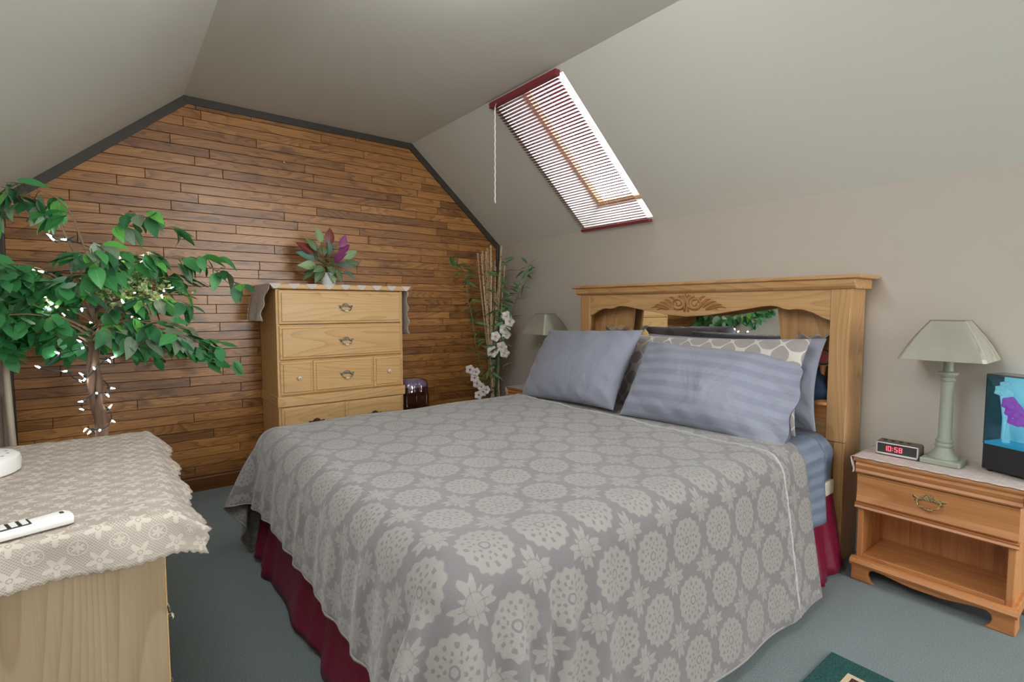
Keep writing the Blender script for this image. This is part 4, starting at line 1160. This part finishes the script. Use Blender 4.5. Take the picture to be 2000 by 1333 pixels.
# ------------------------------------------------------------ fig tree with string lights
tr = thing('artificial_fig_tree', 'leafy artificial fig tree wrapped in white string lights behind the dresser', 'tree', (.72, -.045, 0))
TB = Vector((.72, -.045, 0))
M_bark = Mat('brown_bark', (.17, .095, .06), .8); _v = M_bark.coord(); _n = M_bark.noise(M_bark.map(_v, (30, 30, 6)), 1, 4, .6)
M_bark.set('Base Color', M_bark.mix(_n, (.07, .035, .022), (.27, .16, .10))); M_bark.bump(_n, .7, .01)
MB().lathe([(.10, 0), (.115, .01), (.14, .20), (.15, .22), (.15, .24), (.138, .24), (.135, .215)], TB.x, TB.y, 32).build('pot', Mat('basket_brown', (.20, .12, .06), .8), tr, auto=True)
MB().lathe([(.13, .20), (.13, .216)], TB.x, TB.y, 24).build('moss', Mat('moss', (.10, .09, .04), .95), tr)
for k in range(3):
    pts = []; rad = []
    for i in range(26):
        t = i/25; a = t*7.5+k*2*PI/3; r_ = .016*(1-.3*t)+.008*math.sin(t*9+k)
        pts.append((TB.x+r_*math.cos(a)-.01*t, TB.y+r_*math.sin(a)-.012*t+.010*math.sin(t*6), .215+t*.80)); rad.append(.019*(1-.35*t)+.003*math.sin(i*1.7+k))
    MB().tube(pts, rad, 9).build('trunk', M_bark, tr, smooth=True)
M_twig = Mat('twig', (.24, .15, .09), .7)
GREENS = [leaf_mat('fig_leaf_deep', (.020, .125, .045), (.035, .180, .065)), leaf_mat('fig_leaf_mid', (.045, .235, .075), (.070, .30, .085)),
          leaf_mat('fig_leaf_bright', (.10, .40, .070), (.15, .47, .085)), leaf_mat('fig_leaf_grey', (.15, .23, .15), (.22, .30, .20))]
LM = [leaf_mesh('leaf', .104, .058, g, b, .2) for g in GREENS for b in (.10, .35)]
WT = [3, 3, 5, 5, 2, 2, 2, 2]
rt = random.Random(5); nleaf = 0; extra = MB(); tops = []
def droop(base, az, el, R, n=9, sag=.55):
    out = []; p = Vector(base); 
    for i in range(n+1):
        t = i/n
        out.append(Vector((base[0]+math.cos(az)*R*t, base[1]+math.sin(az)*R*t, base[2]+math.sin(el)*R*t*1.5-sag*R*t*t*(1+.4*math.sin(el)))))
    return out
def keep(p): return Vector((min(max(p.x, .10), 1.5), max(p.y, -.415), min(p.z, 1.74)))
br = []
br.append(([keep(Vector(p)) for p in ((.71, -.05, 1.08), (.72, .10, 1.30), (.74, .25, 1.42), (.75, .36, 1.42), (.76, .45, 1.36), (.765, .50, 1.30))], 1.5))
br.append(([keep(Vector(p)) for p in ((.71, -.05, 1.1), (.74, .0, 1.35), (.75, .05, 1.55), (.76, .10, 1.62), (.765, .17, 1.63), (.77, .24, 1.56))], 1.4))
br.append(([keep(Vector(p)) for p in ((.71, -.05, 1.1), (.73, -.1, 1.4), (.75, -.16, 1.58), (.76, -.24, 1.65), (.765, -.31, 1.64), (.77, -.38, 1.58))], -1.6))
br.append(([keep(Vector(p)) for p in ((.71, -.05, 1.1), (.78, -.06, 1.4), (.83, -.10, 1.57), (.85, -.15, 1.64), (.86, -.20, 1.66), (.87, -.26, 1.63))], -1.9))
NSP = len(br)
for k in range(27):
    az = 2*PI*k/27+rt.uniform(-.18, .18); el = rt.choice((.25, .55, .9, 1.2))+rt.uniform(-.1, .1)
    R = rt.uniform(.34, .50)*(1 if el < 1 else .75)
    if -2.9 < az-2*PI < -1.2 or PI < az < 5.4: R *= .85
    base = (TB.x-.01, TB.y-.012, rt.uniform(.98, 1.14)+(.12 if el > .8 else 0))
    pl = [keep(p) for p in droop(base, az, el, R, 10, rt.uniform(.40, .75))]; br.append((pl, az))
for bi, (pl, az) in enumerate(br):
    MB().tube(pl, [.006*(1-.7*i/(len(pl)-1)) for i in range(len(pl))], 6).build('branch', M_twig, tr, smooth=True)
    tops.append(pl[-1]); n = len(pl)
    for i in range(2, n):
        for q in range(rt.choice((2, 3)) if bi < NSP else rt.choice((1, 1, 2))):
            a2 = az+rt.uniform(-1.3, 1.3); ln = rt.uniform(.05, .11); s0 = pl[i]
            d_ = Vector((math.cos(a2), math.sin(a2), rt.uniform(-.5, .35))).normalized()
            e0 = keep(s0+d_*ln); 
            if nleaf < 300: MB().tube([s0, (s0+e0)/2+Vector((0, 0, .008)), e0], .0016, 4).build('twig', M_twig, tr)
            for c_ in range(rt.choice((2, 3, 3))):
                p = keep(s0.lerp(e0, rt.uniform(.45, 1.0))+Vector((rt.uniform(-.02, .02), rt.uniform(-.02, .02), rt.uniform(-.015, .015))))
                dd = Vector((math.cos(a2)*.75+rt.uniform(-.6, .6), math.sin(a2)*.75+rt.uniform(-.6, .6), rt.uniform(-1.3, -.05)))
                sc_ = rt.uniform(.75, 1.12)
                if p.y < -.375: p.y = -.375
                if p.y+dd.normalized().y*.125 < -.39: dd.y = abs(dd.y)*.5+.05
                me = rt.choices(LM, WT)[0]; up = Vector((rt.uniform(-.5, .9), rt.uniform(-.6, .6), 1))
                if nleaf < 300: place_leaf('leaf', me, tr, p, dd, up, sc_); nleaf += 1
                else:
                    x = dd.normalized(); y = up.cross(x).normalized(); L = .095; W_ = .026
                    extra.add([p, p+x*L*.35+y*W_, p+x*L*.7+y*W_*.8, p+x*L, p+x*L*.7-y*W_*.8, p+x*L*.35-y*W_], [(0, 1, 5), (1, 2, 4, 5), (2, 3, 4)])
if extra.v: extra.build('foliage', GREENS[1], tr)['kind'] = 'stuff'
# variegated ivy nested in the crown
M_var = Mat('variegated_ivy', (.2, .3, .1), .5); _u, _w, _ = M_var.xyz(M_var.coord('UV')); M_var.set('Base Color', M_var.mix(M_var.noise(M_var.coord(), 60, 2).step(.42, .58), (.10, .22, .05), (.55, .55, .30)))
iv = MB()
for k in range(150):
    c = Vector((.86+rt.gauss(0, .07), .08+rt.gauss(0, .085), 1.26+rt.gauss(0, .035))); d_ = Vector((rt.uniform(-.3, 1), rt.uniform(-1, 1), rt.uniform(-.7, .6))).normalized(); y = d_.cross(Vector((rt.uniform(-1, 1), rt.uniform(-1, 1), .6))).normalized(); L = .034
    iv.add([c, c+d_*L*.3+y*.009, c+d_*L*.7+y*.011, c+d_*L, c+d_*L*.7-y*.011, c+d_*L*.3-y*.009], [(0, 1, 5), (1, 2, 4, 5), (2, 3, 4)])
iv.build('variegated_ivy', M_var, tr)['kind'] = 'stuff'
# string lights: wire and bulbs
sl_ = thing('string_lights', 'string of small white lights wound around the fig tree trunk and crown', 'string lights', (.72, -.045, .5))
M_wire = Mat('dark_green_wire', (.012, .03, .025), .5); M_bulb = emit('white_bulb', (.90, .93, 1.0), 30.0); M_bulbw = emit('warm_bulb', (1.0, .88, .58), 44.0); M_sock = Mat('bulb_socket', (.02, .05, .04), .5)
wp = []
for i in range(70):
    t = i/69; a = t*24; r_ = .050+.012*math.sin(t*31); wp.append(Vector((TB.x+r_*math.cos(a)-.01*t, TB.y+r_*math.sin(a)-.012*t, .50+t*.50+.02*math.sin(t*40))))
lw = [Vector((.76, -.10, .99)), Vector((.80, -.17, .97)), Vector((.82, -.21, .93)), Vector((.82, -.235, .915)), Vector((.82, -.20, .90)), Vector((.81, -.15, .895)), Vector((.80, -.13, .86)), Vector((.79, -.10, .84))]
cw = []
rs = random.Random(12)
for i in range(64):
    t = i/63; a = 1.2+t*17; r_ = .09+.17*math.sin(t*PI)*(.75+.25*math.sin(t*23)); cw.append(keep(Vector((.80+r_*math.cos(a)*.8, -.03+r_*1.25*math.sin(a), 1.08+.42*t+.03*math.sin(t*37)))))
for path in (wp, lw, cw): MB().tube(path, .0026, 6).build('wire', M_wire, sl_, smooth=True)
bm_w = MB().lathe([(.0010, 0), (.0035, .004), (.0038, .009), (.0025, .018), (.0007, .023)], 0, 0, 8).mesh('bulb', M_bulb, True)
bm_y = MB().lathe([(.0010, 0), (.0035, .004), (.0038, .009), (.0025, .018), (.0007, .023)], 0, 0, 8).mesh('bulb', M_bulbw, True)
sk_m = MB().lathe([(.0036, -.010), (.0040, -.002), (.0046, .004)], 0, 0, 8).mesh('bulb_socket', M_sock, True)
def bulb(p, d, warm):
    q = Vector(d).to_track_quat('Z', 'Y').to_matrix().to_4x4(); q.translation = Vector(p)-sl_.location
    o = bpy.data.objects.new('bulb', bm_y if warm else bm_w); COL.objects.link(o); o.parent = sl_; o.matrix_local = q
    o2 = bpy.data.objects.new('bulb_socket', sk_m); COL.objects.link(o2); o2.parent = o
for i in range(3, 70, 3): bulb(wp[i], (wp[i]-Vector((TB.x, TB.y, wp[i].z)))+Vector((.02, 0, rs.uniform(-.06, .06))), False)
for i in (1, 3, 5, 7): bulb(lw[i], (rs.uniform(-.3, 1), rs.uniform(-1, 1), rs.uniform(-.4, .6)), False)
for i in range(0, 64, 2): bulb(cw[i], (rs.uniform(-.2, 1), rs.uniform(-1, 1), rs.uniform(-.6, .8)), i % 3 != 0 and cw[i].z < 1.42)

# ------------------------------------------------------------ potted prayer plant on the chest
pp = thing('potted_prayer_plant', 'white potted plant with striped green and maroon leaves on the oak chest', 'potted plant', (.235, 1.195, CH+.003))
pc = Vector((.235, 1.195, CH+.003))
MB().lathe([(.040, 0), (.044, .003), (.058, .075), (.060, .085), (.055, .085), (.053, .07)], 0, 0, 32).xf(Matrix.Translation(pc)).build('pot', Mat('white_ceramic', (.72, .72, .74), .25), pp, auto=True)
MB().lathe([(.052, .066), (.052, .072)], 0, 0, 20).xf(Matrix.Translation(pc)).build('soil', Mat('soil', (.04, .03, .02), .95), pp)
def calathea(name, a, b_, edge):
    M = Mat(name, a, .4); u, v, _ = M.xyz(M.coord('UV')); w_ = (v-.5).abs()
    st = ((u*9.0-w_*6.0).fract()-.5).abs().step(.12, .30); rib = w_.step(.035, .015)
    M.set('Base Color', M.mix(rib, M.mix(st*w_.step(.48, .38), a, b_), edge)); return M
CM = [calathea('striped_green_leaf', (.018, .080, .030), (.25, .38, .20), (.30, .42, .22)), calathea('pale_green_leaf', (.14, .28, .10), (.36, .47, .24), (.40, .5, .28)), calathea('maroon_leaf', (.16, .018, .030), (.26, .07, .05), (.42, .18, .10)), calathea('purple_leaf', (.24, .030, .16), (.32, .06, .22), (.42, .12, .28)), calathea('blue_green_leaf', (.04, .15, .11), (.22, .40, .32), (.2, .35, .28))]
CL = [leaf_mesh('leaf', .140, .080, m_, .22, .25, 8) for m_ in CM]
rp = random.Random(3)
spec = [  # azimuth (from +y towards +x), elevation, leaf kind, stalk
 (175, 55, 0, .16), (160, 78, 1, .20), (90, 86, 2, .18), (20, 62, 3, .19), (5, 50, 3, .15), (185, 40, 2, .16), (180, 25, 4, .14), (170, 0, 1, .13), (195, -30, 0, .12), (150, -48, 0, .10), (60, -45, 0, .09), (80, -60, 1, .07), (15, -25, 4, .15), (-5, 10, 0, .17), (5, 30, 1, .16), (120, 20, 2, .10), (70, 25, 3, .11), (100, 48, 4, .13), (45, 5, 4, .10), (135, -15, 0, .12), (230, 30, 0, .13), (270, 50, 1, .14), (310, 20, 0, .13), (95, -20, 0, .09)]
for az, el, kd, stk in spec:
    a, e_ = math.radians(az), math.radians(el); h_ = Vector((math.sin(a), math.cos(a), 0))
    b0 = pc+Vector((0, 0, .075)); mid_ = b0+Vector((0, 0, .055+.04*max(0, math.sin(e_))))+h_*.03
    tip = mid_+(h_*math.cos(e_)+Vector((0, 0, math.sin(e_))))*(stk-.07)*.9
    MB().tube([b0+h_*.012, mid_.lerp(b0, .4), mid_, tip], .0022, 5).build('stalk', Mat('plant_stalk', (.10, .16, .05), .5) if az == 175 else bpy.data.materials['plant_stalk'], pp, smooth=True)
    d_ = h_*math.cos(e_)+Vector((0, 0, math.sin(e_)))
    up = Vector((.9, 0, .5)) if abs(el) > 40 or True else Vector((0, 0, 1))
    place_leaf('leaf', CL[kd], pp, tip, d_, up, rp.uniform(.72, .95), rp.uniform(-.5, .5))

# ------------------------------------------------------------ bamboo and orchid arrangement in the corner
ba = thing('bamboo_arrangement', 'tall bamboo canes with leafy sprays and white orchids in the wall corner', 'arrangement', (.345, 2.51, 0))
MB().lathe([(.09, 0), (.10, .01), (.075, .12), (.07, .25), (.085, .36), (.080, .37), (.066, .36)], .345, 2.51, 28).build('vase', Mat('black_vase', (.015, .013, .012), .3), ba, auto=True)
M_cane = Mat('speckled_cane', (.55, .38, .22), .6); _v = M_cane.coord(); _n = M_cane.noise(_v, 70, 3, .6)
M_cane.set('Base Color', M_cane.mix(_n.step(.5, .68), (.60, .44, .27), (.22, .12, .06)))
M_bud = Mat('cane_bud', (.07, .04, .025), .7)
rb = random.Random(9)
for k in range(17):
    b0 = Vector((.345+rb.uniform(-.04, .03), 2.51+rb.uniform(-.035, .035), .30)); zt_ = rb.uniform(1.50, 1.70)
    t1 = Vector((.345-.17*rb.random()**.8-.02+.03, 2.55+rb.uniform(-.06, .11), zt_)); 
    if k < 3: t1 = Vector((.13+.03*k, 2.50+.02*k, 1.63+.02*k))
    pts = []; rad = []
    for i in range(31):
        t = i/30; pts.append(b0.lerp(t1, t)+Vector((.006*math.sin(t*5+k), .006*math.cos(t*4+k), 0))); rad.append(.0072 if i % 3 else .0088)
    c_ = MB().tube(pts, rad, 7).build('cane', M_cane, ba, smooth=True)
    bb = MB()
    for i in range(2, 30, 2):
        a = i*2.4+k; bb.ball(pts[i]+Vector((.0078*math.cos(a), .0078*math.sin(a), 0)), .0042, 6, 4, (1, 1, 1.6))
    bb.build('cane_buds', M_bud, c_)['kind'] = 'stuff'
M_bl = [leaf_mat('bamboo_leaf', (.07, .22, .07), (.12, .30, .11)), leaf_mat('bamboo_leaf_dark', (.03, .12, .04), (.05, .17, .06))]
BLm = [leaf_mesh('leaf', .108, .024, m_, .2, .2, 4) for m_ in M_bl]
M_stem = Mat('green_stem', (.13, .19, .08), .6)
sprays = [[(0.345, 2.47, .38), (0.312, 2.425, 0.585), (0.26, 2.385, 0.838), (0.226, 2.369, 1.091), (0.189, 2.344, 1.301), (0.149, 2.311, 1.47), (0.115, 2.274, 1.533)],
          [(.36, 2.50, .40), (0.373, 2.522, 0.754), (0.409, 2.575, 0.964), (0.445, 2.63, 1.175), (0.475, 2.668, 1.301), (0.505, 2.705, 1.428), (0.535, 2.735, 1.529)],
          [(.36, 2.50, .40), (0.367, 2.505, 0.67), (0.363, 2.535, 1.091), (0.363, 2.555, 1.343), (0.361, 2.575, 1.575)],
          [(.37, 2.50, .40), (0.40, 2.50, 0.67), (0.42, 2.53, .90), (0.43, 2.57, 1.12)],
          [(.33, 2.48, .40), (0.345, 2.46, 0.60), (0.35, 2.45, .78)]]
for sp_i, pts in enumerate(sprays):
    pts = [Vector(p) for p in pts]
    s_ = MB().tube(pts, [.0045*(1-.6*i/(len(pts)-1)) for i in range(len(pts))], 6).build('leafy_spray', M_stem, ba, smooth=True)
    nl = {0: 44, 1: 38, 2: 44, 3: 32, 4: 18}[sp_i]
    for i in range(nl):
        t = (.28+.72*i/(nl-1))*(len(pts)-1); k = min(int(t), len(pts)-2); p = pts[k].lerp(pts[k+1], t-k)
        a = rb.uniform(0, 2*PI); off = Vector((math.cos(a), math.sin(a), 0)); q = p+off*rb.uniform(.0, .035)+Vector((0, 0, rb.uniform(-.01, .03)))
        if sp_i == 1 and q.y > 2.72: q.y = 2.72
        dv = off+Vector((0, 0, rb.uniform(-.5, .9)))
        if q.y > 2.65 and dv.y > .1: dv.y = -.2
        if q.x < .12 and dv.x < 0: dv.x = .2
        place_leaf('leaf', BLm[rb.random() < .35], s_, q, dv, (rb.uniform(-.5, .8), rb.uniform(-.8, .3), .6), rb.uniform(.7, 1.25))
M_orw = Mat('white_orchid_petal', (.80, .77, .73), .55); M_orp = Mat('pink_orchid_lip', (.60, .10, .16), .5); M_ory = Mat('orchid_throat', (.75, .55, .25), .5)
def orchid(p, r_, parent, pink):
    nrm = Vector((1.0+rb.uniform(-.3, .3), -.75+rb.uniform(-.5, .5), rb.uniform(-.2, .4)))
    f_ = petal_flower(p, r_, nrm, 5, .28, 6, .95).build('flower', M_orw, parent, smooth=True, thick=.0008)
    n_ = nrm.normalized()
    MB().ball(Vector(p)+n_*r_*.16, r_*.2, 8, 6).build('flower_lip', M_orp if pink else M_ory, parent, smooth=True)
os1 = MB().tube([(.36, 2.50, .40), (0.385, 2.495, 0.62), (0.40, 2.515, 0.796), (0.42, 2.535, 0.95), (0.445, 2.565, 1.11)], .003, 6).build('white_orchid_stem', M_stem, ba, smooth=True)
for p in ((0.442, 2.56, 1.1), (0.46, 2.575, 1.055), (0.435, 2.544, 0.995), (0.448, 2.553, 0.95), (0.394, 2.486, 0.935), (0.385, 2.461, 0.809), (0.445, 2.536, 0.80), (0.43, 2.521, 0.85)): orchid(p, rb.uniform(.040, .050), os1, p[0] == .385)
os2 = MB().tube([(.345, 2.47, .38), (0.346, 2.42, 0.448), (0.32, 2.385, 0.54), (0.30, 2.345, 0.606), (0.275, 2.305, 0.661)], .003, 6).build('pink_orchid_stem', M_stem, ba, smooth=True)
for p in ((0.28, 2.311, 0.667), (0.312, 2.349, 0.646), (0.307, 2.337, 0.598), (0.322, 2.352, 0.552), (0.344, 2.377, 0.526), (0.356, 2.389, 0.488), (0.334, 2.358, 0.459), (0.371, 2.409, 0.501)): orchid(p, rb.uniform(.034, .043), os2, True)
# picture hook left in the planks
tag(MB().lathe([(.003, 0), (.003, .012), (.005, .014), (.004, .017)], 0, 0, 10).xf(Matrix.Translation((.010, .985, 2.155)) @ Matrix.Rotation(PI/2, 4, 'Y')).build('wall_nail', Mat('steel', (.6, .6, .62), .3, Metallic=1.0)), 'small steel nail in the plank wall above the chest', 'nail')
# glowing globe on a rod, added out of view to lift the far ceiling
gl = thing('added_globe_light', 'added glowing white globe above the view that brightens the far ceiling', 'lamp', (2.42, .86, CZ))
MB().ball((2.42, .86, 2.265), .10, 28, 18).build('globe', emit('added_globe_glow', (1.0, .985, .95), 18.0), gl, smooth=True)
MB().lathe([(.03, 2.355), (.035, 2.37), (.012, 2.385), (.008, 2.44), (.055, 2.445), (.06, 2.46)], 2.42, .86, 20).build('added_globe_rod', M_brass, gl, auto=True)
